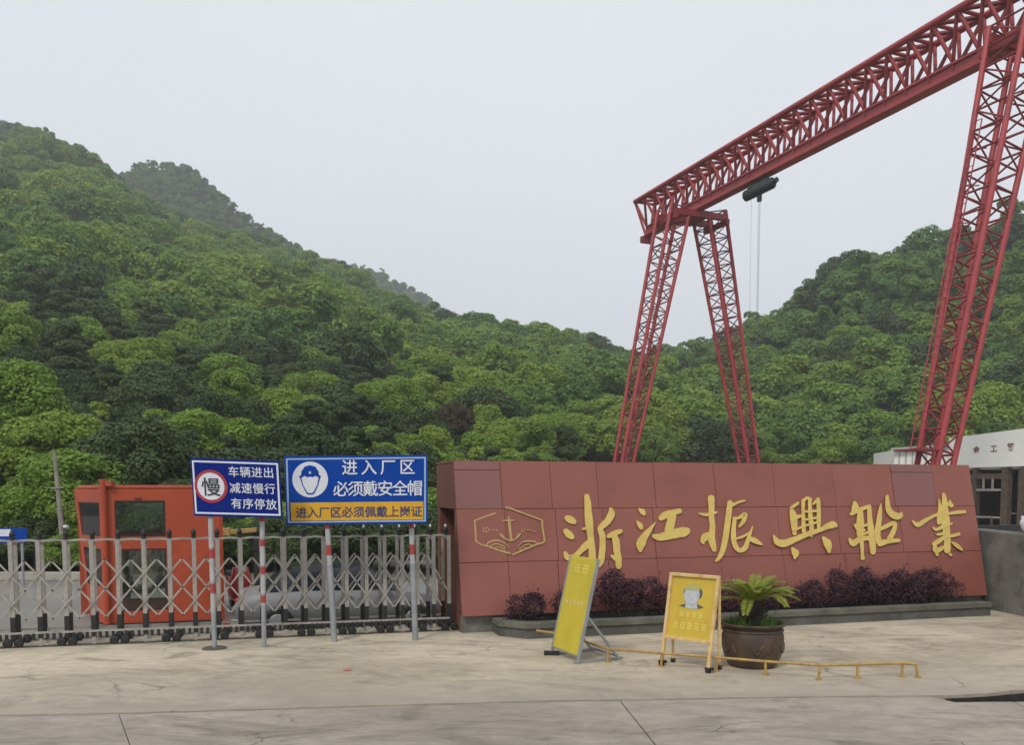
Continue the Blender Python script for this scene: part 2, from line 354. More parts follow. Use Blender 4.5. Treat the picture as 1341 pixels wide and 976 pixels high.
# road slabs, each a slab of its own
road = struct(empty('road', (0, 8, 0)))
def slab(pts, dz=0, m=roadm):
    mb = MB(); n = len(pts); t = [V((p.x, p.y, -.010 + dz)) for p in pts]
    mb.add(t + [p - V((0, 0, .3)) for p in t], [tuple(range(n))] + [(i, (i + 1) % n, n + (i + 1) % n, n + i) for i in range(n)])
    o = mb.build('slab', m); o.parent = road; o.matrix_parent_inverse = Matrix.Translation((0, -8, 0)); return o
G = .007
def jy(x):      # joint line y at x
    pts = J + [gnd(1243, 918.5), gnd(1341, 917.5), V((40, 10.9, 0))]
    for a, b in zip(pts[:-1], pts[1:]):
        if a.x <= x <= b.x: return lerp(a.y, b.y, (x - a.x) / (b.x - a.x))
    return 9
cuts = [-40, -18, -11, -7.6, None, None, 5.2, 9.5, 16, 40]
a1, a2 = gnd(152, 937), gnd(170, 985); c1, c2 = gnd(806, 917), gnd(905, 985)
def cutx(i, y):
    if i == 4: return lerp(a1.x, a2.x, (y - a1.y) / (a2.y - a1.y))
    if i == 5: return lerp(c1.x, c2.x, (y - c1.y) / (c2.y - c1.y)) * .35 + c1.x * .65
    return cuts[i]
for i in range(len(cuts) - 1):
    for row, (ya, yb) in enumerate(((None, 4.6), (4.6, .2), (.2, -5))):
        P = []
        if row == 0:
            xl, xr = cutx(i, 8.5) + G, cutx(i + 1, 8.5) - G
            N = max(2, int((xr - xl) / .15)) if abs(xl) < 10 else 3
            P = [V((lerp(xl, xr, q / N), jy(lerp(xl, xr, q / N)) - .012 + random.uniform(-.006, .006), 0)) for q in range(N + 1)]
        else:
            P = [V((cutx(i, ya) + G, ya - .01, 0)), V((cutx(i + 1, ya) - G, ya - .01, 0))]
        P += [V((cutx(i + 1, yb) - G, yb + .01, 0)), V((cutx(i, yb) + G, yb + .01, 0))]
        slab(P, random.uniform(-.006, 0))
# drain opening between road and apron at the right
dr = empty('storm_drain', JR[1]); tag(dr, 'dark storm drain slot between road and apron edge', 'drain')
dm = mat('drain_shade', (.035, .03, .026), (.018, .016, .014), 5, .9, .6, 20)  # near-black colour paints the slot's shade onto its wall and floor
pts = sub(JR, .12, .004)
for nm, off, z0, z1 in (('drain_shade_wall', -.035, -.33, -.03),):
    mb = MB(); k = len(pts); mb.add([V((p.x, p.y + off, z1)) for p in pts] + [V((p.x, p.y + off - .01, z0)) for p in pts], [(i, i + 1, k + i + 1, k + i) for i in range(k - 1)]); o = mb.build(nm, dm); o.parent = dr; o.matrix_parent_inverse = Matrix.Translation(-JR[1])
mb = MB().add([V((JD[0].x - .3, JD[0].y - .25, -.2)), V((40, 10.4, -.2)), V((40, 12.6, -.2)), V((JR[0].x - .3, JR[0].y + .1, -.2))], [(0, 1, 2, 3)]); o = mb.build('drain_floor', dm); o.parent = dr; o.matrix_parent_inverse = Matrix.Translation(-JR[1])
# far kerb of the yard
pa, pb = dep(30, 752, 24.0), dep(112, 753, 24.0)
mb = MB(); mb.bar(V((-24, 24.2, -.2)), V((pb.x + .5, 24.2, -.2)), .25, .22); tag(mb.build('kerb', mat('pale_kerb', (.45, .42, .36), (.3, .28, .24), 3, .9), bevel=.02), 'pale low kerb along the far edge of the yard', 'kerb')

# ================================================================== SIGN WALL
WA, WB = gnd(610, 808, .27), gnd(1295, 780, .27)
WU = (WB - WA); WL = WU.length; WU.normalize(); WK = V((-WU.y, WU.x, 0))        # along, backwards
LEAN, Z0, Z1, Z2, Z3 = .55 / 2.35, .27, 1.06, 1.875, 2.62
A0 = V((WA.x, WA.y, 0))
def WP(u, w, z): return A0 + WU * u + WK * w + V((0, 0, z))
def front_w(z): return LEAN * (z - Z0)
WN = WU.cross((WK * LEAN + V((0, 0, 1))).normalized()); WV = WN.cross(WU) * -1
if WV.z < 0: WV = -WV
if WN.y > 0: WN = -WN
def wall_pt(x, y, off=0.0):
    return onp(x, y, WP(0, 0, Z0) + WN * off, WN)
wall = empty('sign_wall', A0)
tag(wall, 'long red-brown panelled gate wall carrying six gold brush characters', 'sign wall')
def wpart(mb, name, m, bevel=0, parent=None, label=None):
    o = mb.build(name, m, None, bevel=bevel); o.parent = parent or wall
    o.matrix_parent_inverse = Matrix.Translation(-A0) if (parent is None or parent is wall) else Matrix()
    if label: o['label'] = label
    return o
def sect(u0, u1, pts): return MB().prism([WP(u0, w, z) for w, z in pts], WU * (u1 - u0))
UL, UR = -.04, WL - .02
wpart(sect(.95, UR - .02, [(.045, Z0), (front_w(Z3) + .045, Z3 - .012), (2.05, Z3 - .012), (2.05, 0), (.26, 0), (.26, Z0)]), 'wall_core', brownm)
wpart(sect(UL, .948, [(front_w(Z2) + .045, Z2 + .002), (front_w(Z3) + .045, Z3 - .012), (2.0, Z3 - .016), (2.0, Z2 + .002)]), 'end_beam', brownm, .01)
wpart(sect(UL + .004, .946, [(.045, Z0), (front_w(Z2) + .045, Z2), (.62, Z2), (.62, 0), (.26, 0), (.26, Z0)]), 'end_post', brownm, .01)
wpart(sect(UL + .012, UR - .03, [(.12, -.02), (.12, Z0 - .004), (.258, Z0 - .004), (.258, -.02)]), 'plinth', concm)
wpart(MB().prism([WP(.3, .64, -.3), WP(.3, 1.78, -.3), WP(.3, 1.78, Z2 - .004), WP(.3, .64, Z2 - .004)], WU * .05), 'recess_back', darkin)
wpart(sect(UL + .01, .28, [(1.8, -.3), (1.8, Z2 - .003), (1.99, Z2 - .003), (1.99, -.3)]), 'rear_post', brownm, .01)
# cladding panels
def ucol(px, row_y): return (wall_pt(px, row_y) - A0).dot(WU)
cols_top = [ucol(q, 640) for q in (657, 722, 783, 858, 937, 1014, 1093, 1170, 1224)]
cols_mid = [ucol(q, 705) for q in (663, 730, 792, 858, 942, 1022, 1100, 1182, 1238)]
cols_bot = [ucol(q, 770) for q in (668, 733, 800, 864, 948, 1031, 1112, 1195)]
def panel(u0, u1, z0, z1, m, lift):
    g = .0035; P = []
    for off in (.001, .034 + lift):
        for (u, z) in ((u0 + g, z0 + g), (u1 - g, z0 + g), (u1 - g, z1 - g), (u0 + g, z1 - g)):
            P.append(WP(u, front_w(z) + .045, z) + WN * off)
    return wpart(MB().hexa(P), 'panel', m, .003)
for z0, z1, cl in ((Z2, Z3, cols_top), (Z1, Z2, cols_mid), (Z0 - .012, Z1, cols_bot)):
    us = [UL - .015] + cl + [UR]
    for i, (a, b) in enumerate(zip(us[:-1], us[1:])):
        lift = random.uniform(-.004, .008)
        if cl is cols_top and i in (0, 8):
            panel(a, b, z0, z1 - .14, panelp, lift); panel(a, b, z1 - .14, z1, panelp, lift + .002)
        else: panel(a, b, z0, z1, panelm, lift)
wpart(sect(UL - .01, UR + .005, [(front_w(Z3) + .012, Z3 - .010), (front_w(Z3) + .012, Z3 + .012), (2.06, Z3 + .012), (2.06, Z3 - .010)]), 'wall_cap', panelm)
FACE = .045 * WK.dot(-WN) if False else 0
def brush(strokes, to_px, scale, base, thick=.022, jitter=.04):
    """strokes: lists of (x, y, width) in enlarged-photo units; returned as one relief on the wall face."""
    mb = MB()
    for si, st in enumerate(strokes):
        pts = [(float(a), float(b), float(c)) for a, b, c in st]
        if len(pts) == 1: x, y, w = pts[0]; pts = [(x - w * .15, y - w * .1, w), (x + w * .15, y + w * .1, w)]
        # catmull-rom resample
        S = []
        for i in range(len(pts) - 1):
            p0, p1, p2, p3 = pts[max(i - 1, 0)], pts[i], pts[i + 1], pts[min(i + 2, len(pts) - 1)]
            for k in range(6):
                t = k / 6
                S.append(tuple(.5 * (2 * p1[j] + (p2[j] - p0[j]) * t + (2 * p0[j] - 5 * p1[j] + 4 * p2[j] - p3[j]) * t * t + (3 * p1[j] - p0[j] - 3 * p2[j] + p3[j]) * t ** 3) for j in range(3)))
        S.append(pts[-1])
        Lf, Rt = [], []
        for i, (x, y, w) in enumerate(S):
            a = S[max(i - 1, 0)]; b = S[min(i + 1, len(S) - 1)]; dx, dy = b[0] - a[0], b[1] - a[1]; l = math.hypot(dx, dy) or 1
            w = max(w, 3) * random.uniform(1 - jitter, 1 + jitter); nx_, ny_ = -dy / l * w / 2, dx / l * w / 2
            Lf.append((x + nx_, y + ny_)); Rt.append((x - nx_, y - ny_))
        def capf(c, p, q):
            r = math.hypot(p[0] - c[0], p[1] - c[1]); a0 = math.atan2(p[1] - c[1], p[0] - c[0]); return [(c[0] + r * math.cos(a0 + s * math.pi), c[1] + r * math.sin(a0 + s * math.pi)) for s in (.2, .4, .6, .8)]
        end = capf(S[-1], Lf[-1], Rt[-1]); st_ = capf(S[0], Rt[0], Lf[0])
        chk = (end[1][0] - S[-1][0]) * (S[-1][0] - S[-2][0]) + (end[1][1] - S[-1][1]) * (S[-1][1] - S[-2][1])
        if chk < 0:
            end = [(2 * S[-1][0] - a, 2 * S[-1][1] - b) for a, b in end][::-1]; st_ = [(2 * S[0][0] - a, 2 * S[0][1] - b) for a, b in st_][::-1]
        h = thick + si * .0012
        def P3(q, off): X, Y = to_px(q[0], q[1]); return wall_pt(X, Y, off)
        n = len(S)
        vs = [P3(q, base + h) for q in Lf] + [P3(q, base + h) for q in Rt] + [P3(q, base - .012) for q in Lf] + [P3(q, base - .012) for q in Rt]
        fs = []
        for i in range(n - 1): fs += [(i, i + 1, n + i + 1, n + i), (i, i + 1, 2 * n + i + 1, 2 * n + i), (n + i, n + i + 1, 3 * n + i + 1, 3 * n + i)]
        mb.add(vs, fs)
        for cap_, a, b in ((end, Lf[-1], Rt[-1]), (st_, Rt[0], Lf[0])):
            ring = [a] + cap_ + [b]; m_ = len(ring)
            mb.add([P3(q, base + h) for q in ring] + [P3(q, base - .012) for q in ring], [tuple(range(m_))] + [(i, i + 1, m_ + i + 1, m_ + i) for i in range(m_ - 1)])
    return mb
ZA = lambda x, y: (720 + x / 4.789, 640 + y / 4.789)
ZB = lambda x, y: (1000 + x / 4.789, 640 + y / 4.789)
PROUD = -.045 * WN.dot(WK) * -1
PROUD = -.005                                             # panel faces sit about here from the tracing plane
chars = [
 (ZA, [[(108, 185, 34), (128, 196, 46), (150, 208, 36)], [(100, 268, 34), (118, 287, 46), (138, 305, 34)], [(97, 405, 22), (112, 432, 38), (150, 430, 34), (195, 390, 34), (225, 360, 44), (242, 330, 18)],
       [(232, 50, 32), (238, 90, 42), (240, 140, 44), (246, 205, 52), (256, 300, 40), (264, 380, 44), (268, 470, 44)], [(205, 255, 12), (220, 252, 16), (240, 250, 20)],
       [(382, 130, 22), (386, 160, 44), (362, 205, 44), (318, 250, 36), (330, 300, 38), (330, 380, 40), (322, 450, 40), (312, 485, 22)],
       [(445, 268, 26), (405, 282, 34), (368, 300, 26)], [(398, 285, 30), (415, 330, 44), (422, 400, 42), (430, 440, 42), (432, 488, 36)], [(388, 422, 14), (410, 440, 30)]]),
 (ZA, [[(560, 130, 14), (580, 145, 34), (590, 158, 26)], [(548, 208, 12), (565, 230, 32), (574, 248, 24)], [(568, 388, 26), (570, 350, 56), (592, 305, 46), (620, 268, 32), (662, 214, 6)],
       [(698, 185, 34), (730, 165, 46), (770, 152, 34), (812, 142, 34)], [(768, 170, 54), (760, 210, 52), (748, 260, 58)], [(655, 300, 26), (690, 306, 46), (750, 292, 56), (800, 280, 60), (845, 272, 60), (858, 268, 46)]]),
 (ZA, [[(1012, 62, 42), (1014, 110, 38), (1014, 180, 34), (1020, 240, 36), (1014, 310, 44), (1022, 350, 40), (1032, 385, 28)], [(935, 157, 8), (985, 165, 22), (1045, 150, 14)], [(1010, 285, 24), (978, 302, 46), (962, 330, 36), (965, 346, 14)],
       [(1130, 90, 34), (1122, 160, 36), (1112, 240, 38), (1100, 320, 38), (1084, 390, 34), (1062, 435, 26), (1042, 455, 14)], [(1140, 106, 22), (1180, 88, 16), (1222, 76, 12)],
       [(1160, 190, 24), (1152, 270, 30), (1158, 345, 32), (1186, 388, 28), (1225, 372, 32), (1246, 312, 24), (1272, 240, 10)], [(1152, 186, 14), (1185, 185, 18), (1225, 162, 26), (1214, 205, 28), (1188, 240, 12)],
       [(1160, 318, 10), (1210, 302, 16), (1250, 280, 14)], [(1248, 312, 22), (1290, 330, 34), (1330, 352, 10)]]),
 (ZB, [[(178, 142, 30), (188, 180, 46), (192, 230, 40), (194, 282, 26)], [(165, 124, 8), (190, 110, 20), (215, 92, 18)], [(248, 75, 22), (248, 150, 22), (252, 268, 26)], [(244, 84, 16), (272, 60, 20), (296, 70, 18)],
       [(290, 68, 22), (292, 150, 26), (300, 240, 30), (300, 298, 16)], [(312, 98, 12), (334, 76, 22)], [(342, 68, 24), (346, 140, 26), (346, 215, 26), (345, 250, 18)], [(182, 198, 20), (215, 178, 24), (240, 172, 14)], [(248, 146, 14), (350, 140, 16)],
       [(190, 262, 16), (260, 235, 14), (350, 208, 14)], [(255, 198, 12), (345, 182, 14)], [(64, 298, 14), (86, 335, 40), (130, 345, 46), (200, 318, 36), (280, 285, 32), (350, 262, 26), (400, 238, 36), (436, 228, 44), (452, 232, 26)],
       [(182, 380, 22), (200, 408, 46), (195, 438, 14)], [(376, 312, 22), (402, 348, 52), (412, 396, 22)]]),
 (ZB, [[(572, 90, 22), (575, 122, 46), (560, 158, 22)], [(550, 160, 22), (600, 135, 26), (662, 112, 22)], [(606, 150, 36), (606, 220, 48), (605, 290, 40), (616, 350, 24), (620, 420, 20), (621, 436, 30)],
       [(662, 112, 24), (666, 190, 32), (674, 260, 40), (682, 330, 42), (686, 398, 36)], [(540, 320, 18), (562, 345, 36), (600, 320, 32), (650, 312, 30), (700, 316, 24)], [(572, 228, 14), (596, 258, 24), (630, 262, 18)], [(610, 240, 20), (660, 225, 14)], [(615, 290, 18), (660, 275, 18)],
       [(735, 98, 8), (730, 150, 26), (722, 215, 34), (714, 290, 38), (728, 348, 34)], [(775, 50, 20), (778, 100, 30), (790, 145, 38), (825, 172, 44), (855, 172, 36), (862, 158, 22)],
       [(722, 262, 16), (768, 238, 26), (822, 216, 22), (818, 260, 30), (792, 312, 34)], [(730, 346, 36), (780, 332, 30), (848, 326, 22)]]),
 (ZB, [[(1130, 38, 22), (1135, 80, 34), (1138, 140, 44), (1140, 200, 54), (1146, 260, 46), (1152, 330, 42), (1152, 388, 40)], [(1100, 70, 8), (1106, 120, 22), (1104, 180, 34), (1100, 215, 26)], [(1120, 108, 16), (1165, 98, 24), (1186, 108, 16)], [(1168, 76, 12), (1176, 110, 22)],
       [(935, 204, 10), (966, 228, 30), (1010, 204, 26), (1060, 176, 20), (1115, 156, 22)], [(1160, 158, 16), (1215, 150, 22), (1262, 146, 20)], [(1066, 248, 16), (1085, 258, 18), (1125, 240, 24), (1182, 220, 10)],
       [(1090, 290, 14), (1140, 282, 22)], [(1140, 304, 16), (1190, 296, 20), (1224, 286, 22)], [(1062, 348, 16), (1090, 336, 30), (1132, 306, 22)], [(1074, 352, 22), (1082, 392, 32), (1125, 372, 24)], [(1088, 415, 18)], [(1172, 416, 18)], [(1182, 338, 10), (1214, 360, 26), (1246, 388, 10)]]),
]
for tp, st in chars: wpart(brush(st, tp, 4.789, PROUD), 'gold_character', goldm)
ZE = lambda x, y: (600 + x / 10.315, 650 + y / 10.315)
emb = wpart(brush([[(500, 232, 22), (330, 290, 22), (222, 335, 22)], [(222, 335, 22), (232, 440, 22), (240, 605, 24)], [(240, 605, 22), (300, 650, 18), (400, 680, 20), (560, 735, 24), (700, 775, 26)],
     [(650, 160, 30), (690, 162, 24), (900, 240, 22), (1130, 325, 22)], [(1135, 325, 26), (1140, 430, 24), (1165, 590, 26), (1150, 630, 26)], [(1150, 630, 24), (1060, 655, 24), (940, 705, 24), (740, 792, 24)]], ZE, 10.3, PROUD, .008), 'emblem', goldt)
def epart(strokes, name): 
    o = brush(strokes, ZE, 10.3, PROUD, .009).build(name, goldt); o.parent = emb; return o
epart([[(680, 285, 16), (690, 340, 40), (700, 450, 34), (718, 600, 36)], [(600, 330, 10), (690, 330, 20), (765, 330, 10)], [(568, 508, 20), (595, 540, 34), (640, 580, 18), (715, 605, 22)], [(838, 505, 22), (815, 535, 34), (780, 575, 18), (725, 605, 22)]], 'anchor')
epart([[(385, 665, 16), (420, 620, 24), (520, 600, 20), (600, 620, 14), (690, 690, 12)], [(430, 690, 12), (470, 655, 14), (550, 650, 14), (640, 700, 12)], [(500, 700, 10), (560, 690, 12), (640, 735, 10)],
       [(1070, 655, 14), (1040, 620, 20), (940, 610, 20), (860, 630, 14), (800, 700, 10)], [(1000, 680, 12), (960, 650, 16), (890, 670, 14), (820, 720, 10)], [(940, 700, 10), (890, 700, 10), (830, 735, 10)]], 'wave')
epart([[(340, 425, 14), (345, 485, 14)], [(375, 425, 10), (405, 435, 12), (410, 470, 12), (375, 488, 10)], [(375, 425, 10), (375, 488, 10)], [(430, 462, 8), (480, 462, 8)], [(490, 462, 18)], [(525, 460, 20)]], 'emblem_lettering')
epart([[(855, 435, 9), (862, 480, 9), (885, 485, 9), (900, 440, 9)], [(915, 462, 8), (950, 462, 8)], [(970, 462, 16)], [(1000, 460, 10), (1015, 480, 10), (1050, 485, 9)]], 'emblem_lettering')

# planter kerb in front of the wall
plant = empty('planter_kerb', gnd(690, 835))
tag(plant, 'low grey concrete planter kerb with ledge along the foot of the sign wall', 'planter')
pf = [gnd(640, 826) + WK * .1, gnd(652, 834), gnd(690, 838), gnd(840, 831), gnd(1042, 820), gnd(1299, 807)]
def strip(pts, wdt, z0, z1, name, m, inset=0):
    mb = MB(); rs = []
    for i, p in enumerate(pts):
        d = (pts[min(i + 1, len(pts) - 1)] - pts[max(i - 1, 0)]); d.z = 0; d.normalize(); b = V((-d.y, d.x, 0))
        rs.append((p + b * inset, p + b * (inset + wdt)))
    vs = []
    for a, b in rs:
        vs += [V((a.x, a.y, z0)), V((b.x, b.y, z0)), V((b.x, b.y, z1)), V((a.x, a.y, z1))]
    n = len(rs); fs = [(0, 1, 2, 3), tuple((n - 1) * 4 + k for k in (3, 2, 1, 0))]
    for i in range(n - 1):
        for k in range(4): fs.append((i * 4 + k, (i + 1) * 4 + k, (i + 1) * 4 + (k + 1) % 4, i * 4 + (k + 1) % 4))
    mb.add(vs, fs); o = mb.build(name, m, bevel=.008); o.parent = plant; o.matrix_parent_inverse = Matrix.Translation(-plant.location); return o
def densify(pts, k):
    o = []
    for a, b in zip(pts[:-1], pts[1:]): o += [lerp(a, b, i / k) + V((random.uniform(-.006, .006), random.uniform(-.006, .006), 0)) for i in range(k)]
    return o + [pts[-1]]
pfd = densify(pf, 6)
strip(pfd, .14, -.02, .145, 'kerb_wall', kerbm, .03); strip(pfd, .22, .147, .235, 'coping', copem, 0)
strip([p for p in pfd[8:]], .5, -.02, .16, 'planter_soil', soil, .18)

# ================================================================== LEAF CLOUDS
rng = np.random.default_rng(3)
def leaf_cloud(centers, radii, flat, n, size, seed, aspect=.6, droop=.4, shell=(.72, 1.06), outward=1.0, zmin=-.55):
    r = np.random.default_rng(seed); C = np.array(centers, float); R = np.array(radii, float)
    w = R ** 2; idx = r.choice(len(R), n, p=w / w.sum())
    d = r.normal(size=(n, 3)); d[:, 2] += .25; d /= np.linalg.norm(d, axis=1)[:, None]
    d[:, 2] = np.where(d[:, 2] < zmin, -d[:, 2], d[:, 2])
    rad = R[idx] * r.uniform(*shell, n); sc = np.array([1, 1, flat])
    p = C[idx] + d * rad[:, None] * sc
    # drop leaves buried well inside another lobe
    keep = np.ones(n, bool)
    for c, q in zip(C, R):
        e = (p - c) / sc; keep &= ~((np.linalg.norm(e, axis=1) < q * .62))
    p, d = p[keep], d[keep]; n = len(p)
    nrm = d * outward + r.normal(size=(n, 3)) * .38; nrm[:, 2] += droop; nrm /= np.linalg.norm(nrm, axis=1)[:, None]
    t = np.cross(nrm, r.normal(size=(n, 3))); t /= np.linalg.norm(t, axis=1)[:, None] + 1e-9; b = np.cross(nrm, t)
    s = size * r.uniform(.6, 1.35, n)[:, None]
    vs = np.stack([p - t * s, p + b * s * aspect + nrm * s * .12, p + t * s, p - b * s * aspect + nrm * s * .12], 1).reshape(-1, 3)
    return vs
def quads_mesh(name, vs, m):
    n = len(vs) // 4; me = bpy.data.meshes.new(name)
    me.vertices.add(len(vs)); me.vertices.foreach_set('co', vs.astype(np.float32).ravel())
    me.loops.add(n * 4); me.loops.foreach_set('vertex_index', np.arange(n * 4, dtype=np.int32))
    me.polygons.add(n); me.polygons.foreach_set('loop_start', np.arange(0, n * 4, 4, dtype=np.int32)); me.polygons.foreach_set('loop_total', np.full(n, 4, dtype=np.int32))
    me.update(calc_edges=True); me.materials.append(m); return me
def tree_proto(seed, kind, nleaf, leaf, m):
    """unit tree: height 1, crown width about .9; returns crown mesh and trunk mesh"""
    r = np.random.default_rng(seed); C, R = [], []
    if kind == 'round':
        k = 26
        for i in range(k):
            a = i * 2.399 + r.uniform(-.5, .5); ph = math.asin(min(1, -.25 + 1.22 * (i + .5) / k)); q = r.uniform(.78, 1.12)
            C.append((.31 * q * math.cos(ph) * math.cos(a), .31 * q * math.cos(ph) * math.sin(a), .52 + .34 * q * math.sin(ph))); R.append(r.uniform(.085, .15))
        C.append((0, 0, .52)); R.append(.25); flat = .82
    elif kind == 'tall':
        for i in range(24):
            z = r.uniform(.22, .92); q = .2 * math.sqrt(max(.05, 1 - abs(z - .5) * 1.6)) * r.uniform(.3, 1.2); a = r.uniform(0, 6.283)
            C.append((q * math.cos(a), q * math.sin(a), z)); R.append(r.uniform(.075, .13))
        flat = .9
    else:          # layered, pine-like
        for i in range(18):
            z = .25 + .7 * (i / 17); q = .34 * (1.08 - z) * r.uniform(.3, 1.15) + .02; a = r.uniform(0, 6.283)
            C.append((q * math.cos(a), q * math.sin(a), z)); R.append(r.uniform(.1, .17) * (1.25 - .6 * z))
        flat = .5
    me = quads_mesh('crown', leaf_cloud(C, R, flat, nleaf, leaf, seed + 50), m)
    tb = MB(); tb.tube([(0, 0, -.12), (.01, 0, .2), (-.01, .01, .45), (0, 0, .75)], [.035, .028, .02, .008], 7)
    for i in range(5):
        c = C[i]; tb.tube([(0, 0, .25 + .06 * i), (c[0] * .5, c[1] * .5, (c[2] + .3 + .06 * i) / 2), c], [.014, .009, .004], 5)
    tm = bpy.data.meshes.new('trunk'); tm.from_pydata(tb.v, [], tb.f); tm.polygons.foreach_set('use_smooth', tb.sm); tm.materials.append(trunkm)
    return me, tm
PROTO = {}
for ki, (kd, mm) in enumerate((('bright', leaf_bright), ('mid', leaf_mid), ('dark', leaf_dark), ('russet', leaf_red))):
    shapes = {'bright': ('round', 'round', 'tall'), 'mid': ('round', 'tall', 'round'), 'dark': ('pine', 'pine', 'round'), 'russet': ('round',)}[kd]
    for si, shp in enumerate(shapes):
        PROTO[(kd, si, 'near')] = tree_proto(11 + ki * 7 + si, shp, 15000, .0145, mm)
        PROTO[(kd, si, 'far')] = tree_proto(11 + ki * 7 + si, shp, 5600, .023, mm)
NSHAPE = {'bright': 3, 'mid': 3, 'dark': 3, 'russet': 1}
def tree(kd, si, lod, loc, s, rz, label, group=None, name='broadleaf_tree', sx=1.0):
    c, t = PROTO[(kd, si, lod)]
    e = empty(name, loc, rz); e.scale = (s * sx, s * sx, s); tag(e, label, 'tree', group)
    link('crown', c, None, e); link('trunk', t, None, e); return e

# ================================================================== HILLS
def interp(tab, x):
    if x <= tab[0][0]: return tab[0][1:]
    for a, b in zip(tab[:-1], tab[1:]):
        if x <= b[0]:
            t = (x - a[0]) / (b[0] - a[0]); return tuple(lerp(p, q, t) for p, q in zip(a[1:], b[1:]))
    return tab[-1][1:]
def vnoise(x, y):
    return math.sin(x * .071 + 1.3) * math.cos(y * .063 - .4) + .5 * math.sin(x * .163 + y * .11) + .3 * math.sin(x * .31 - y * .27 + 2)
# px, ridge row, ridge depth, foot depth
LEFT = [(-500, 150, 300, 26), (-150, 152, 310, 26), (0, 172, 320, 26), (40, 172, 320, 26), (90, 192, 320, 26), (130, 212, 319, 27), (165, 244, 318, 27), (240, 288, 315, 27), (340, 318, 305, 28), (420, 346, 295, 29), (450, 362, 290, 30),
        (520, 400, 275, 31), (580, 424, 262, 33), (640, 440, 250, 36), (720, 449, 238, 40), (800, 468, 222, 48), (900, 492, 215, 60), (1000, 520, 210, 75), (1100, 560, 205, 80)]
RIGHT = [(700, 560, 235, 95), (780, 505, 230, 92), (840, 478, 222, 90), (880, 464, 212, 88), (920, 456, 204, 86), (990, 430, 192, 84), (1040, 398, 182, 82), (1088, 370, 176, 82), (1105, 344, 174, 82),
         (1240, 316, 170, 80), (1300, 304, 166, 80), (1341, 280, 165, 78), (1450, 250, 168, 76), (1700, 190, 175, 70), (2000, 170, 180, 66)]
PEAK = [(60, 330, 430, 330), (140, 246, 430, 330), (166, 222, 430, 330), (182, 210, 430, 330), (238, 212, 430, 330), (262, 226, 430, 330), (300, 262, 428, 330), (335, 290, 425, 330), (390, 322, 422, 330), (430, 352, 420, 330), (520, 430, 420, 330)]
FAR = [(330, 330, 620, 420), (450, 343, 620, 420), (505, 356, 620, 420), (545, 378, 620, 420), (580, 403, 620, 420), (640, 442, 620, 420), (760, 500, 620, 420)]
def hill_fn(tab, power, rough, topcut):
    x0, x1 = tab[0][0], tab[-1][0]
    def fn(px, t):
        py, yr, yf = interp(tab, px)
        rp = dep(px, py, yr); fp = dep(px, 700, yf); fp.z = -.75
        p = lerp(fp, rp, min(t, 1)); zr = rp.z - topcut
        if t <= 1: p.z = lerp(-.5, zr, t ** power)
        else:
            q = t - 1; p = rp + (rp - fp) * q; p.z = zr * max(0, 1 - q * 1.6)
        p.z += rough * vnoise(p.x, p.y) * min(1, t * 3) * (1 - .6 * (t > .93))
        return p
    return fn
def hill_mesh(tab, fn, name, m, nc=70, nr=44):
    mb = MB(); vs = []; fs = []
    for j in range(nr + 1):
        for i in range(nc + 1): vs.append(fn(lerp(tab[0][0], tab[-1][0], i / nc), 1.6 * j / nr))
    for j in range(nr):
        for i in range(nc): fs.append((j * (nc + 1) + i, j * (nc + 1) + i + 1, (j + 1) * (nc + 1) + i + 1, (j + 1) * (nc + 1) + i))
    mb.add(vs, fs, True); return struct(mb.build(name, m))
fL, fR, fP, fF = hill_fn(LEFT, 1.3, 1.6, 5.6), hill_fn(RIGHT, 1.15, 1.2, 6.6), hill_fn(PEAK, 1.0, 1.0, 1.8), hill_fn(FAR, 1.0, 1.5, 3)
hill_mesh(LEFT, fL, 'hill', underm); hill_mesh(RIGHT, fR, 'hill', underm); hill_mesh(PEAK, fP, 'hill', rockm); hill_mesh(FAR, fF, 'hill', rockm)
spots = []      # (importance, hill, kind, shape, loc, size, rz)
R = random.Random(21)
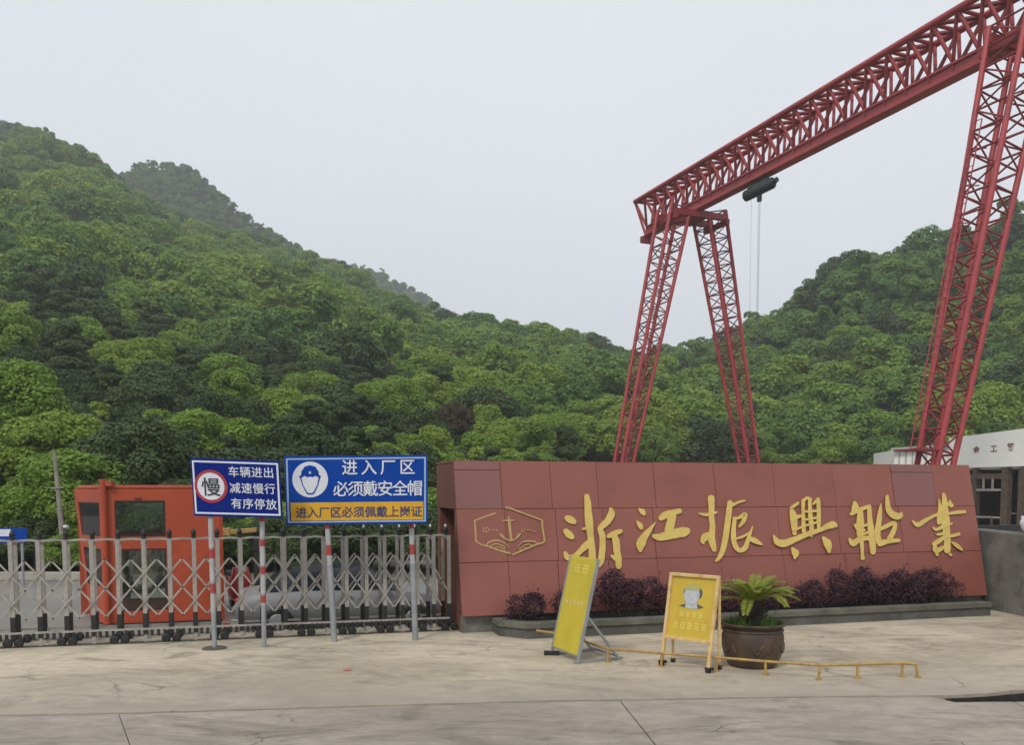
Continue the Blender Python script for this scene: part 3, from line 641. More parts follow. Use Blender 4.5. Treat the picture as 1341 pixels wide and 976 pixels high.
def scatter(tab, fn, which, n, tmax):
    got = {}
    tries = 0; made = 0
    while made < n and tries < n * 30:
        tries += 1
        px = R.uniform(max(tab[0][0], -160), min(tab[-1][0], 1500)); t = R.uniform(0, tmax) 
        p = fn(px, t); d = p.y
        if which == 'L':
            size = lerp(3.4, 8.6, smooth(28, 150, d)) * R.uniform(.62, 1.45)
            if px > 860 or (px > 740 and d < 82): continue
            size *= lerp(1, .72, smooth(.8, 1, t))
        elif which == 'R': size = R.uniform(5.5, 11)
        elif which == 'P': size = R.uniform(3, 4.6)
        else: size = R.uniform(4.5, 7)
        # probability so that density is even on the ground
        if R.random() > d / 330 * (1 if which == 'L' else 1.6): continue
        cell = size * .42; key = (int(p.x / 8), int(p.y / 8)); ok = True
        for a in (-1, 0, 1):
            for b in (-1, 0, 1):
                for (q, s2) in got.get((key[0] + a, key[1] + b), ()):
                    if (q - p).length < (cell + s2 * .42) * .56: ok = False; break
        if not ok: continue
        got.setdefault(key, []).append((p.copy(), size)); made += 1
        if which in 'PF': p.z -= size * .3
        zone = vnoise(p.x * .9 + 40, p.y * .7) ; u = R.random()
        if which == 'L':
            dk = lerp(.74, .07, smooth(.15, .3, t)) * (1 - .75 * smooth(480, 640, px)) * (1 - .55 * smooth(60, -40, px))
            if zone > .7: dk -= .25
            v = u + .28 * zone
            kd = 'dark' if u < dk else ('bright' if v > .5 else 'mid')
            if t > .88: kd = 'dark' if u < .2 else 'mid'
        elif which == 'R': kd = 'bright' if (u + .3 * zone > .62 and t < .6) else ('dark' if u < .2 else 'mid')
        else: kd = 'dark' if u < .35 else 'mid'
        if R.random() < .008 and which == 'L' and .18 < t < .5: kd = 'russet'; size *= .65
        si = R.randrange(NSHAPE[kd])
        if kd == 'dark' and (t > .9 or which != 'L'): si = 2
        spots.append((size / d, which, kd, si, p, size, R.uniform(0, 6.28), R.uniform(.95, 1.25), px, t))
scatter(LEFT, fL, 'L', 3600, 1.03); scatter(RIGHT, fR, 'R', 1500, 1.04); scatter(PEAK, fP, 'P', 3500, 1.1); scatter(FAR, fF, 'F', 1800, 1.05)
spots.sort(key=lambda s: -s[0])
NAMES = {'bright': 'light green', 'mid': 'mid green', 'dark': 'dark green', 'russet': 'russet brown'}
def visible(p): 
    x = 670.5 + FPX * p.x / p.y; return -60 < x < 1400
ind = [s for s in spots if visible(s[4])][:270]; indset = set(id(s) for s in ind)
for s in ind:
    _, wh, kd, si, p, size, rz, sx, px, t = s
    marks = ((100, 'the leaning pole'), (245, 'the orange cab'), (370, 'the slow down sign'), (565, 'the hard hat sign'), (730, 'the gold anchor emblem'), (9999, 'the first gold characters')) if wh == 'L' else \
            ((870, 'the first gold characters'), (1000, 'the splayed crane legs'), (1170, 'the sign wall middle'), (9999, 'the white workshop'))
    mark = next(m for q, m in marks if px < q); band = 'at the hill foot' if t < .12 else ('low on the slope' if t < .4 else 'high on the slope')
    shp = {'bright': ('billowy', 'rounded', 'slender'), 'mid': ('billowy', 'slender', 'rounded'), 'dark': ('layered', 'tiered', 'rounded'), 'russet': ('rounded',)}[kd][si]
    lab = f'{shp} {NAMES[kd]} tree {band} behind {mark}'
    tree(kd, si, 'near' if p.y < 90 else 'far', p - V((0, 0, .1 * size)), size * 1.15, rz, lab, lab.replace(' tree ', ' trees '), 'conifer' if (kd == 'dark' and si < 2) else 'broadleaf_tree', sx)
# the rest of the wood: one instanced object per crown type
def forest(items, crown, name, label):
    me = bpy.data.meshes.new(name); me.from_pydata([tuple(s[4] - V((0, 0, .1 * s[5]))) for s in items], [], [])
    a = me.attributes.new('tree_rot', 'FLOAT_VECTOR', 'POINT'); a.data.foreach_set('vector', np.array([(0, 0, s[6]) for s in items], np.float32).ravel())
    a = me.attributes.new('tree_scale', 'FLOAT_VECTOR', 'POINT'); a.data.foreach_set('vector', np.array([(s[5] * s[7] * 1.15, s[5] * s[7] * 1.15, s[5] * 1.15) for s in items], np.float32).ravel())
    o = link(name, me); tag(o, label, 'forest', None, 'stuff')
    proto = bpy.data.objects.new('crown', crown)
    g = bpy.data.node_groups.new('forest', 'GeometryNodeTree')
    g.interface.new_socket('Geometry', in_out='INPUT', socket_type='NodeSocketGeometry'); g.interface.new_socket('Geometry', in_out='OUTPUT', socket_type='NodeSocketGeometry')
    gi, go = g.nodes.new('NodeGroupInput'), g.nodes.new('NodeGroupOutput'); iop = g.nodes.new('GeometryNodeInstanceOnPoints'); oi = g.nodes.new('GeometryNodeObjectInfo')
    oi.inputs[0].default_value = proto
    n1, n2 = g.nodes.new('GeometryNodeInputNamedAttribute'), g.nodes.new('GeometryNodeInputNamedAttribute')
    for nn, k in ((n1, 'tree_rot'), (n2, 'tree_scale')): nn.data_type = 'FLOAT_VECTOR'; nn.inputs[0].default_value = k
    g.links.new(gi.outputs[0], iop.inputs['Points']); g.links.new(oi.outputs['Geometry'], iop.inputs['Instance'])
    g.links.new(n1.outputs[0], iop.inputs['Rotation']); g.links.new(n2.outputs[0], iop.inputs['Scale']); g.links.new(iop.outputs[0], go.inputs[0])
    md = o.modifiers.new('forest', 'NODES'); md.node_group = g
groups = {}
for s in spots:
    if id(s) in indset: continue
    groups.setdefault((s[1], s[2], s[3]), []).append(s)
HN = {'L': 'on the long green hillside behind the gate', 'R': 'on the hill behind the red crane', 'P': 'on the dark rocky peak above the hillside', 'F': 'on the hazy far ridge'}
SN = {'bright': ('billowy light green crowns', 'rounded light green crowns', 'slender light green crowns'), 'mid': ('billowy mid green crowns', 'slender mid green crowns', 'rounded mid green crowns'),
      'dark': ('layered dark green crowns', 'tiered dark green crowns', 'rounded dark green crowns'), 'russet': ('russet brown crowns',)}
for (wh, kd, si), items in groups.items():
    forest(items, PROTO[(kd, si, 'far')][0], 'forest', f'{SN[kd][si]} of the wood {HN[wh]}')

# trees and bushes that stand out at the foot of the hill: px, top row, depth, height, width factor, kind, shape, label
special = [
 (8, 462, 38, 6.6, 1.0, 'bright', 0, 'tall light green tree with drooping sprays left of the leaning pole', 'broadleaf_tree'),
 (48, 560, 35, 4.4, 1.1, 'bright', 2, 'light green tree in front of the tall one left of the leaning pole', 'broadleaf_tree'),
 (20, 632, 30, 2.6, 1.5, 'bright', 1, 'broad light green bush above the small blue sign', 'bush'),
 (70, 640, 29, 2.3, 1.2, 'bright', 0, 'light green bush behind the leaning pole', 'bush'),
 (180, 592, 33, 3.6, 1.0, 'bright', 1, 'fresh green rounded tree rising just behind the orange cab', 'broadleaf_tree'),
 (228, 610, 32, 3.0, 1.0, 'mid', 0, 'mid green bush behind the right corner of the orange cab', 'bush'),
 (470, 505, 60, 6.4, 1.0, 'bright', 2, 'bright green leafy tree rising behind the hard hat sign', 'broadleaf_tree'),
 (520, 490, 66, 6.6, 1.0, 'bright', 0, 'second bright green tree rising behind the hard hat sign', 'broadleaf_tree'),
 (340, 560, 55, 5.4, .9, 'bright', 2, 'bright green tree behind the slow down sign', 'broadleaf_tree'),
 (597, 522, 62, 4.0, .8, 'russet', 0, 'russet brown tree behind the left end of the sign wall', 'broadleaf_tree'),
 (690, 540, 70, 7.0, 1.1, 'bright', 1, 'bright green broad tree behind the anchor emblem end of the wall', 'broadleaf_tree'),
]
for px, top, Y, h, wf, kd, si, lab, nm in special:
    p = dep(px, top, Y); p.z -= h * .97
    tree(kd, si, 'near', p, h, R.uniform(0, 6), lab, None, nm, wf)
for i in range(34):                               # hedge of bushes at the end of the yard
    px = -60 + i * 21; Y = R.uniform(24.8, 28.5); h = R.uniform(1.5, 2.8); p = dep(px, 700, Y); p.z = -.55
    kd = 'bright' if (px < 110 and R.random() < .5) else ('dark' if R.random() < .6 else 'mid')
    tree(kd, R.randrange(NSHAPE[kd]) if kd != 'dark' else 2, 'near', p, h, R.uniform(0, 6), f'{NAMES[kd]} bush in the hedge at the end of the yard', f'{kd} bushes of the yard hedge', 'bush', R.uniform(1.2, 1.6))

# ================================================================== GANTRY CRANE
ZBOT = EYE + 20.6; XL, YL, XR, YR = 13.5, 68.2, 24.4, 41.0
CB = (V((XR - XL, YR - YL, 0))); SPAN = CB.length; CB.normalize(); CRL = V((-CB.y, CB.x, 0))     # along beam, along rails
CN = V((-CRL.x, -CRL.y, 0))
if CN.dot(V((XL, YL, 0))) > 0: CN = -CN
C0 = V((XL, YL, 0))
crane = empty('gantry_crane', C0); tag(crane, 'red lattice gantry crane with long truss girder on splayed legs', 'crane')
def CP(t, a, z): return CB * t + CN * a + V((0, 0, z))       # crane local: along, towards camera, up
def cpart(mb, name, m, parent=crane, bevel=0): return mb.build(name, m, parent, bevel=bevel)
girder = cpart(MB().box((0, 0, 0), (.01, .01, .01)) if False else MB().bar(CP(-6.4, 0, ZBOT + .12), CP(SPAN + 7, 0, ZBOT + .12), .75, .24), 'main_girder', redsteel)
cpart(MB().bar(CP(-6.4, 0, ZBOT + .44), CP(SPAN + 7, 0, ZBOT + .44), .42, .4), 'girder_web', redsteel2, girder)
cpart(MB().bar(CP(-6.3, 0, ZBOT + .7), CP(SPAN + 7, 0, ZBOT + .7), .6, .12), 'girder_flange', redsteel, girder)
ZT = ZBOT + 2.82; AW = .9; PL = 1.5
t0, t1 = -7.0, SPAN + 7.5
for s in (-1, 1): cpart(MB().tube([CP(t0, s * AW, ZT), CP(t1, s * AW, ZT)], .19, 10), 'top_chord', redsteel, girder)
npan = int((t1 - t0) / PL)
bars = 0
for i in range(npan):
    ta, tb, tm = t0 + i * PL, t0 + (i + 1) * PL, t0 + (i + .5) * PL
    for s in (-1, 1):
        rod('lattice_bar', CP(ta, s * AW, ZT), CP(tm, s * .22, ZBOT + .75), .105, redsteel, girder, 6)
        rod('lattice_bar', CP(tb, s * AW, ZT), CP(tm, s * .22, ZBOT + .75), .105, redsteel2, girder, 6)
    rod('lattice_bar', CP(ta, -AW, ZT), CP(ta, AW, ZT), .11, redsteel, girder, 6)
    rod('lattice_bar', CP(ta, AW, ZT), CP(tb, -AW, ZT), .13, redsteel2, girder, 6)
    mbp = MB(); mbp.box(CP(tm, 0, ZBOT + .5), (.09, .55, .35), Matrix.Rotation(math.atan2(CB.y, CB.x), 3, 'Z')); cpart(mbp, 'stiffener', redsteel2, girder)
    bars += 6
# end frame of the girder
for s in (-1, 1): rod('lattice_bar', CP(t0, s * AW, ZT), CP(t0 + .7, s * .25, ZBOT), .1, redsteel, girder, 6)
cpart(MB().bar(CP(-6.6, -.5, ZBOT - .25), CP(-6.6, .5, ZBOT - .25), .4, .5), 'buffer', redsteel2, girder)
def leg(ta, side, foot_a, single, name='leg'):
    """four-chord tapered lattice leg; side +-1 along the rails (towards/away from camera)"""
    top = CP(ta, side * 1.55, ZBOT + .1); bot = CP(ta, side * foot_a, .9); ax = (top - bot).normalized()
    e1 = CB; e2 = ax.cross(e1).normalized(); n = 23
    def corner(t, i, j):
        wx = lerp(.5, .98, t); wy = lerp(.42, .8, t); return lerp(bot, top, t) + e1 * (i * wx) + e2 * (j * wy)
    L = cpart(MB().box(bot - V((0, 0, .25)), (2.2, 2.0, .5), Matrix.Rotation(math.atan2(CB.y, CB.x), 3, 'Z')).box(bot - V((0, 0, .7)), (1.6, .9, .4), Matrix.Rotation(math.atan2(CRL.y, CRL.x), 3, 'Z')), name, redsteel)
    cs = [(-1, -1), (1, -1), (1, 1), (-1, 1)]
    for i, j in cs: cpart(MB().tube([corner(0, i, j), corner(1, i, j)], .14, 8), 'leg_chord', redsteel, L)
    lat = MB()
    for k in range(n):
        a, b = k / n, (k + 1) / n
        for q in range(4):
            c1, c2 = cs[q], cs[(q + 1) % 4]
            pr = [(corner(b, *c1), corner(b, *c2), .052), (corner(a, *c1), corner(b, *c2), .045) if k % 2 else (corner(a, *c2), corner(b, *c1), .045)]
            for (p, r_, rad) in pr:
                if single and q in (0, 3): rod('lattice_bar', p, r_, rad, redsteel2, L, 5)
                else: lat.tube([p, r_], rad, 5)
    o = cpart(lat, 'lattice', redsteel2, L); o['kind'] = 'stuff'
    return L, corner
FA = 6.3
RS = SPAN - .7
legs = [leg(0, 1, FA, False), leg(0, -1, FA, False), leg(RS, 1, FA, True), leg(RS, -1, FA, False)]
for ta in (0, RS):
    for dt in (-.95, .95):
        cpart(MB().bar(CP(ta + dt, -2.45, ZBOT - .3), CP(ta + dt, 2.45, ZBOT - .3), .36, .42), 'saddle_beam', redsteel2)
    for a in (-2.2, 2.2): cpart(MB().bar(CP(ta - 1.5, a, ZBOT - .72), CP(ta + 1.5, a, ZBOT - .72), .3, .36), 'saddle_cross_beam', redsteel2)
    cpart(MB().bar(CP(ta - 1.2, 0, ZBOT - .3), CP(ta + 1.2, 0, ZBOT - .3), 1.4, .5), 'saddle_plate', redsteel2)
    cpart(MB().bar(CP(ta, -FA - 1.6, .35), CP(ta, FA + 1.6, .35), .5, .3), 'rail_beam', darkin)
# ladder with hoops and a small landing along the near right-hand leg
Lr, cor = legs[2]
lad = []
off = -CB * .0 + CN * .75
for i in (-.25, .25):
    cpart(MB().tube([cor(.14, 0, 0) + CN * 1.05 - CB * .3 + CB * i, cor(.8, 0, 0) + CN * 1.15 - CB * .3 + CB * i], .03, 6), 'ladder_rail', redsteel, Lr)
for k in range(36):
    t = lerp(.14, .8, k / 35); c = cor(t, 0, 0) + CN * lerp(1.05, 1.15, k / 35) - CB * .3
    rod('ladder_rung', c - CB * .25, c + CB * .25, .02, redsteel, Lr, 5)
    if k % 4 == 0: rod('ladder_stay', c, cor(t, 0, 0) + CN * .6, .03, redsteel, Lr, 5)
cpart(MB().bar(cor(.135, 0, 0) + CN * .3, cor(.135, 0, 0) + CN * 1.9, 1.3, .08), 'ladder_landing', redsteel2, Lr)
# hoist hanging from the girder
hp = dep(990, 245, 60); 
th = min(((abs(670.5 + FPX * (C0 + CP(t, 0, 0)).x / (C0 + CP(t, 0, 0)).y - 990), t) for t in [q * .05 for q in range(-60, 400)]))[1]
hoist = empty('hoist_trolley', C0 + CP(th - .3, 0, ZBOT - .18)); tag(hoist, 'dark green electric hoist drum hanging under the red girder with lifting ropes', 'hoist')
hz = -.55
hoist.scale = (.78, .78, .9)
MB().bar(V((0, 0, -.2)) - CB * .6, V((0, 0, .36)) - CB * .6, .12, .12).bar(V((0, 0, -.2)) + CB * .6, V((0, 0, .36)) + CB * .6, .12, .12).bar(V((0, 0, -.18)) - CB * .7, V((0, 0, -.18)) + CB * .7, .14, .1).build('hanger', hoistm, hoist)
hd = MB().tube([CB * -2.0 + V((0, 0, hz)), CB * -1.85 + V((0, 0, hz)), CB * 1.7 + V((0, 0, hz)), CB * 1.95 + V((0, 0, hz))], [.28, .42, .42, .25], 14)
hd.build('drum', hoistm, hoist)
MB().bar(CB * -1.3 + V((0, 0, -.2)), CB * 1.4 + V((0, 0, -.2)), .6, .22).bar(CB * -1.2 + V((0, 0, -.4)), CB * 1.2 + V((0, 0, -.4)), .3, .3).build('trolley_frame', hoistm, hoist)
MB().tube([CB * 1.9 + V((0, 0, hz)), CB * 2.3 + V((0, 0, hz + .1))], .2, 10).build('motor', hoistm, hoist)
MB().box((0, 0, hz - .62), (.35, .3, .5)).build('rope_guide', hoistm, hoist)
hookz = (8.2 - ZBOT) / .9
for a in (-.12, .02, .14): MB().tube([CB * (a) + V((0, 0, hz - .4)), CB * (a * .6) + V((0, 0, hookz))], .011, 5).build('rope', cablem, hoist)
MB().tube([CB * -1.1 + V((0, 0, hz - .3)), CB * -1.0 + V((0, 0, hookz + 2))], .01, 5).build('control_cable', cablem, hoist)
hb = MB().box((0, 0, hookz - .2), (.35, .3, .55)).build('hook_block', hoistm, hoist, bevel=.05)
MB().tube([V((0, 0, hookz - .45)), V((0, 0, hookz - .7)), V((.16, 0, hookz - .85)), V((.1, 0, hookz - 1.05)), V((-.1, 0, hookz - 1.02)), V((-.17, 0, hookz - .9))], .05, 7).build('hook', hoistm, hoist)

# ================================================================== WORKSHOP ON THE RIGHT
b1, b2 = dep(1262, 640, 50), dep(1420, 640, 43)
BU = b2 - b1; BU.z = 0; BL = BU.length; BU.normalize(); BK = V((-BU.y, BU.x, 0))
B0 = V((b1.x, b1.y, 0))
def BP(u, w, z): return B0 + BU * u + BK * w + V((0, 0, z))
shed = empty('workshop', B0); tag(shed, 'open workshop with white fascia and dark interior behind the sign wall', 'building')
def bpart(mb, name, m, parent=None, bevel=0):
    o = mb.build(name, m, None, bevel=bevel); o.parent = parent or shed; o.matrix_parent_inverse = Matrix() if parent else Matrix.Translation(-B0); return o
def bz(x, y):       # height and position on the facade plane
    p = onp(x, y, B0, BK); return (p - B0).dot(BU), p.z
ft0, ft1 = bz(1250, 576), bz(1341, 561.5); fb = bz(1300, 612)[1]
fas = bpart(MB().prism([BP(-1.2, 0, fb), BP(BL, 0, fb), BP(BL, 0, ft1[1] + .25), BP(ft1[0], 0, ft1[1]), BP(-1.2, 0, ft0[1] + .1)], BK * .25), 'fascia', bwhite)
bpart(MB().prism([BP(-1.4, .26, fb - .1), BP(BL, .26, fb - .1), BP(BL, .26, fb + 1.3), BP(-1.4, .26, fb + 1.3)], BK * 9), 'roof', bwhite)
sz = .62
for ch, px in (('金', 1274.5), ('工', 1297), ('管', 1319)):
    u, z = bz(px, 594 if ch == '金' else (592.5 if ch == '工' else 590.5)); 
    o = lettering(ch, mat('red_letter', (.22, .06, .055), (.17, .05, .045), 4, .6), None, BP(u, -.012, z), BU, (0, 0, 1), .42, 1, .02, depth=.01, wide=1.05); o.parent = fas
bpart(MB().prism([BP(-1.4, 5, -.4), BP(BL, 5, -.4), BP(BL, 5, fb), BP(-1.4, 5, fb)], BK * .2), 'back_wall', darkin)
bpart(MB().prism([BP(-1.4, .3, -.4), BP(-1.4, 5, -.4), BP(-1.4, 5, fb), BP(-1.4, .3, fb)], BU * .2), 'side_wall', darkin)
def upx(px): return bz(px, 650)[0]
for px, w in ((1274, .28), (1314, .42), (1336, .4), (1372, .4)):
    bpart(MB().box(BP(upx(px), .2, fb / 2 - .2), (w, .35, fb + .3), Matrix.Rotation(math.atan2(BU.y, BU.x), 3, 'Z')), 'post', rustm, bevel=.02)
z641, z678, z622 = bz(1300, 642)[1], bz(1300, 678)[1], bz(1300, 624)[1]
for z, h in ((z641, .12), (z622, .3), (z678, .1)): bpart(MB().bar(BP(-1, .12, z), BP(upx(1313), .12, z), .1, h), 'cross_rail', rustm if h > .2 else mat('pale_rail', (.4, .37, .32), (.25, .23, .2), 4, .8))
for px in (1285, 1297): bpart(MB().bar(BP(upx(px), .12, z641), BP(upx(px), .12, z622), .09, .09), 'mullion', MATS['pale_rail'])
for px in (1298,): bpart(MB().bar(BP(upx(px), .1, -.3), BP(upx(px), .1, z678), .1, .1), 'mullion', rustm)
bpart(MB().bar(BP(upx(1296), 1.2, bz(1300, 673)[1]), BP(upx(1310), 1.2, bz(1300, 673)[1]), .5, .06), 'workbench', MATS['pale_rail'])
# lower white annex left of it
a1, a2 = dep(1171, 600, 62), dep(1262, 600, 58)
ax_ = empty('annex', V((a1.x, a1.y, -.3))); tag(ax_, 'small white flat-roofed annex just left of the crane leg foot', 'building')
zt1, zt2 = dep(1171, 590, 62).z, dep(1262, 583, 58).z
o = MB().prism([V((a1.x, a1.y, -.3)), V((a2.x, a2.y, -.3)), V((a2.x, a2.y, zt2)), V((a1.x, a1.y, zt1))], V((1, 6, 0))).build('annex_wall', bwhite); o.parent = ax_; o.matrix_parent_inverse = Matrix.Translation(-ax_.location)
o = MB().bar(V((a1.x - .15, a1.y - .1, zt1 + .06)), V((a2.x, a2.y - .1, zt2 + .06)), .5, .16).build('annex_roof_edge', mat('grey_trim', (.45, .45, .43), (.38, .38, .36), 2, .7)); o.parent = ax_; o.matrix_parent_inverse = Matrix.Translation(-ax_.location)
for k in range(5):
    q = lerp(a1, a2, .08 + k * .1); o = MB().box((q.x, q.y - .02, (zt1 - .3) / 2), (.12, .05, zt1 + .2)).build('cladding_rib', MATS['grey_trim']); o.parent = ax_; o.matrix_parent_inverse = Matrix.Translation(-ax_.location)
# grey concrete wall at the right end
g1, g2 = gnd(1283, 797) + V((0, .5, 0)), gnd(1341, 808)
gt = dep(1310, 697, (g1.y + g2.y) / 2).z
gd = (g2 - g1).normalized()
mb = MB(); P = [g1 - gd * .6, g1, g2, g2 + gd * 6]
bk = V((-gd.y, gd.x, 0)) * .35
vs = []
for i, p in enumerate(P): vs += [V((p.x, p.y, -.1)), p + bk - V((0, 0, .1)), V((p.x, p.y, gt + (.02 if i % 2 else -.01))) + bk, V((p.x, p.y, gt + (.02 if i % 2 else -.01)))]
fs = [(0, 1, 2, 3), (15, 14, 13, 12)] + [(i * 4 + k, (i + 1) * 4 + k, (i + 1) * 4 + (k + 1) % 4, i * 4 + (k + 1) % 4) for i in range(3) for k in range(4)]
mb.add(vs, fs); tag(mb.build('concrete_wall', concm, bevel=.02), 'stained grey concrete wall beside the right end of the sign wall', 'wall')
# white bundle on it
bp = dep(1349, 690, g2.y + .2); bp.z = gt + .005
bm = bmesh.new(); bmesh.ops.create_icosphere(bm, subdivisions=3, radius=1)
for v in bm.verts:
    n_ = v.co.copy(); k = 1 + .13 * math.sin(n_.x * 5 + 1) * math.cos(n_.y * 4) + .08 * math.sin(n_.z * 9 + n_.x * 6); v.co = V((n_.x * .16 * k, n_.y * .13 * k, max(-.02, (n_.z * .5 + .45)) * .36 * k))
me = bpy.data.meshes.new('bundle'); bm.to_mesh(me); bm.free(); me.polygons.foreach_set('use_smooth', [True] * len(me.polygons))
tag(link('bundle', me, mat('white_cloth', (.6, .62, .66), (.5, .52, .56), 5, .8, .3, 20), None, bp), 'white cloth bundle resting on the grey concrete wall', 'bundle')

# ================================================================== RETRACTABLE GATE
gate = empty('retractable_gate', GL); tag(gate, 'silver folding lattice gate on black wheels closing the entrance', 'gate')
GPX = [-55, -20, 15, 51, 86, 121, 155, 189, 223, 255, 286, 316, 345, 373, 400, 428, 454, 480, 504, 527, 547, 568, 588]
def gate_u(px):
    p = onp(px, 760, GL, GB); return (p - GL).dot(GU)
gu = [gate_u(p) for p in GPX]
def GP(u, w, z): return GU * u + GB * w + V((0, 0, z))
grot = Matrix.Rotation(math.atan2(GU.y, GU.x), 3, 'Z'); grz = math.atan2(GU.y, GU.x)
def shared(mb, name, m):
    me = bpy.data.meshes.new(name); me.from_pydata(mb.v, [], mb.f); me.polygons.foreach_set('use_smooth', mb.sm); me.materials.append(m)
    bm = bmesh.new(); bm.from_mesh(me); bmesh.ops.recalc_face_normals(bm, faces=bm.faces); bm.to_mesh(me); bm.free(); return me
postF = shared(MB().box((0, 0, .9), (.055, .03, 1.16)), 'post', alum)
postB = shared(MB().box((0, 0, .88), (.05, .03, 1.1)), 'post', alum)
bootm = shared(MB().box((0, 0, .27), (.062, .042, .3)), 'boot', blackm)
footm = shared(MB().box((0, 0, .1), (.045, .03, .2)), 'foot', alum)
capm = shared(MB().lathe([(.001, 1.62), (.018, 1.61), (.034, 1.575), (.04, 1.545), (.028, 1.53), (.034, 1.5), (.034, 1.478)], n=10), 'finial', blackm)
tipm = shared(MB().lathe([(.001, 1.648), (.012, 1.642), (.02, 1.622), (.02, 1.606)], n=10), 'finial_tip', mat('silver_tip', (.6, .6, .6), (.5, .5, .5), 5, .35, metal=.3))
brkm = shared(MB().box((0, .17, 1.44), (.035, .34, .05)), 'bracket', alum)
wheelm = shared(MB().tube([(-.028, 0, .062), (-.02, 0, .062), (.02, 0, .062), (.028, 0, .062)], [.045, .062, .062, .045], 14), 'wheel', blackm)
GD = .36
def put(me, name, u, w, rz=None, tilt=0):
    o = link(name, me, None, gate); o.location = GP(u, w, 0); o.rotation_euler = (0, tilt, grz); return o
for i, u in enumerate(gu):
    put(postF, 'post', u, 0); put(postB, 'post', u - .035, GD); put(bootm, 'boot', u, -.004); put(bootm, 'boot', u - .035, GD + .004)
    put(capm, 'finial', u - .02, GD * .5); put(brkm, 'bracket', u - .018, 0)
    if i > len(gu) - 7: put(tipm, 'finial_tip', u - .02, GD * .5)
    if i % 2 == 0:
        for w in (-.03, GD + .03):
            for du in (-.07, .07):
                o = put(wheelm, 'wheel', u, w); o.location = GP(u + du, w, 0); o.rotation_euler = (0, 0, grz + math.pi / 2 + .1 * du)
    else: put(footm, 'foot', u, 0); put(footm, 'foot', u, GD)
mids = [(a + b) / 2 for a, b in zip(gu[:-1], gu[1:])]
node = []                     # alternating mid, post, mid ...
for i in range(len(mids)): node += [mids[i]] + ([gu[i + 1]] if i + 1 < len(gu) else [])
ZS = [1.2, 1.0, .79, .59, .39]
def polybar(us, zs, w, name, th=.024):
    mb = MB()
    for (a, za), (b, zb) in zip(list(zip(us, zs))[:-1], list(zip(us, zs))[1:]): mb.bar(GP(a, w, za), GP(b, w, zb), .008, th)
    mb.build(name, alum, gate)
rivet = shared(MB().tube([(0, -.01, 0), (0, .01, 0)], .013, 8), 'rivet', blackm)
for w0, fr in ((-.022, True), (GD + .024, False)):
    for i in range(0 if fr else 24, len(node) - 2, 2):
        us = node[i:i + 5]; polybar(us, ZS[:len(us)], w0, 'scissor_bar')
        us = node[max(0, i - 4):i + 1][::-1]; polybar(us, ZS[:len(us)], w0 - .011 if fr else w0 + .011, 'scissor_bar')
    if fr:
        for m_ in mids:
            for z in (1.2, .79, .39):
                o = link('rivet', rivet, None, gate); o.location = GP(m_, w0 - .008, z); o.rotation_euler = (0, 0, grz)
# upper and lower folding rails
for i in range(len(gu) - 1):
    a, b = gu[i], gu[i + 1]; m_ = (a + b) / 2
    mb = MB().bar(GP(a, GD * .5 - .02, 1.465), GP(m_, GD * .5 - .02, 1.48), .012, .03).bar(GP(m_, GD * .5 - .02, 1.48), GP(b, GD * .5 - .02, 1.465), .012, .03); mb.build('top_link', alum, gate)
    mb = MB().bar(GP(a, -.03, .2), GP(b, -.03, .2), .015, .03).bar(GP(a, GD, .2), GP(b, GD, .2), .015, .03); mb.build('bottom_link', alum, gate)
    mb = MB()
    for q in (.25, .5, .75): mb.box(GP(lerp(a, b, q), -.02, .145), (.035, .04, .09), grot)
    mb.build('link_block', blackm, gate)
# rail on the ground; width and dark colour paint in the gate's contact shadow
o = MB().bar(V((GP(gu[0], -.0, .006) + GL)), GP(gu[-1], 0, .006) + GL, .11, .012).build('gate_track', mat('rail_steel_shadow', (.1, .09, .08), (.06, .05, .045), 5, .6, metal=.5)); tag(o, 'flat steel track with painted contact shadow under the folding gate', 'rail')

# ================================================================== ROAD SIGNS BEFORE THE GATE
def sign_board(name, label, corners, bases, tops, thick, face, plate_z):
    pass
def put_sign(label, pTL, pTR, pBR, pBL, Y, poles, face, radius):
    """plate given by photo corners at depth Y; poles: list of (base point, top px)"""
    base = poles[0][0]
    e = empty('warning_sign', base); tag(e, label, 'sign'); T = Matrix.Translation(-V(base))
    q = [dep(*p, Y) for p in (pBL, pBR, pTR, pTL)]
    bkv = V((0, .02, 0))
    def sp(mb, nm, m, parent=None, bevel=0):
        o = mb.build(nm, m, None, bevel=bevel); o.parent = parent or e
        o.matrix_parent_inverse = Matrix() if parent else T; return o
    pl = sp(MB().prism(q, bkv), 'plate', face, bevel=.006)
    ux = ((q[1] - q[0]) + (q[2] - q[3])).normalized(); uy = ((q[3] - q[0]) + (q[2] - q[1])).normalized(); wid = (q[1] - q[0]).length; hgt = (q[3] - q[0]).length
    def at(s, t, off=0.0):      # bilinear on the plate, lifted towards the viewer
        p = lerp(lerp(q[0], q[1], s), lerp(q[3], q[2], s), t); return p + V((0, -off, 0))
    return e, sp, pl, ux, uy, wid, hgt, at
def ring(at, x0, x1, y0, y1, wx, wy, off, mb):
    def quad(a, b, c, d): mb.prism([at(*p, off) for p in (a, b, c, d)], V((0, -.003, 0)))
    quad((x0, y0), (x1, y0), (x1, y0 + wy), (x0, y0 + wy)); quad((x0, y1 - wy), (x1, y1 - wy), (x1, y1), (x0, y1))
    quad((x0, y0 + wy), (x0 + wx, y0 + wy), (x0 + wx, y1 - wy), (x0, y1 - wy)); quad((x1 - wx, y0 + wy), (x1, y0 + wy), (x1, y1 - wy), (x1 - wx, y1 - wy))
def disc(c, r, ux, uy, off, th, n=40): 
    c = V(c) + V((0, -off, 0)); return MB().prism([c + ux * (r * math.cos(2 * math.pi * k / n)) + uy * (r * math.sin(2 * math.pi * k / n)) for k in range(n)], V((0, -th, 0)))
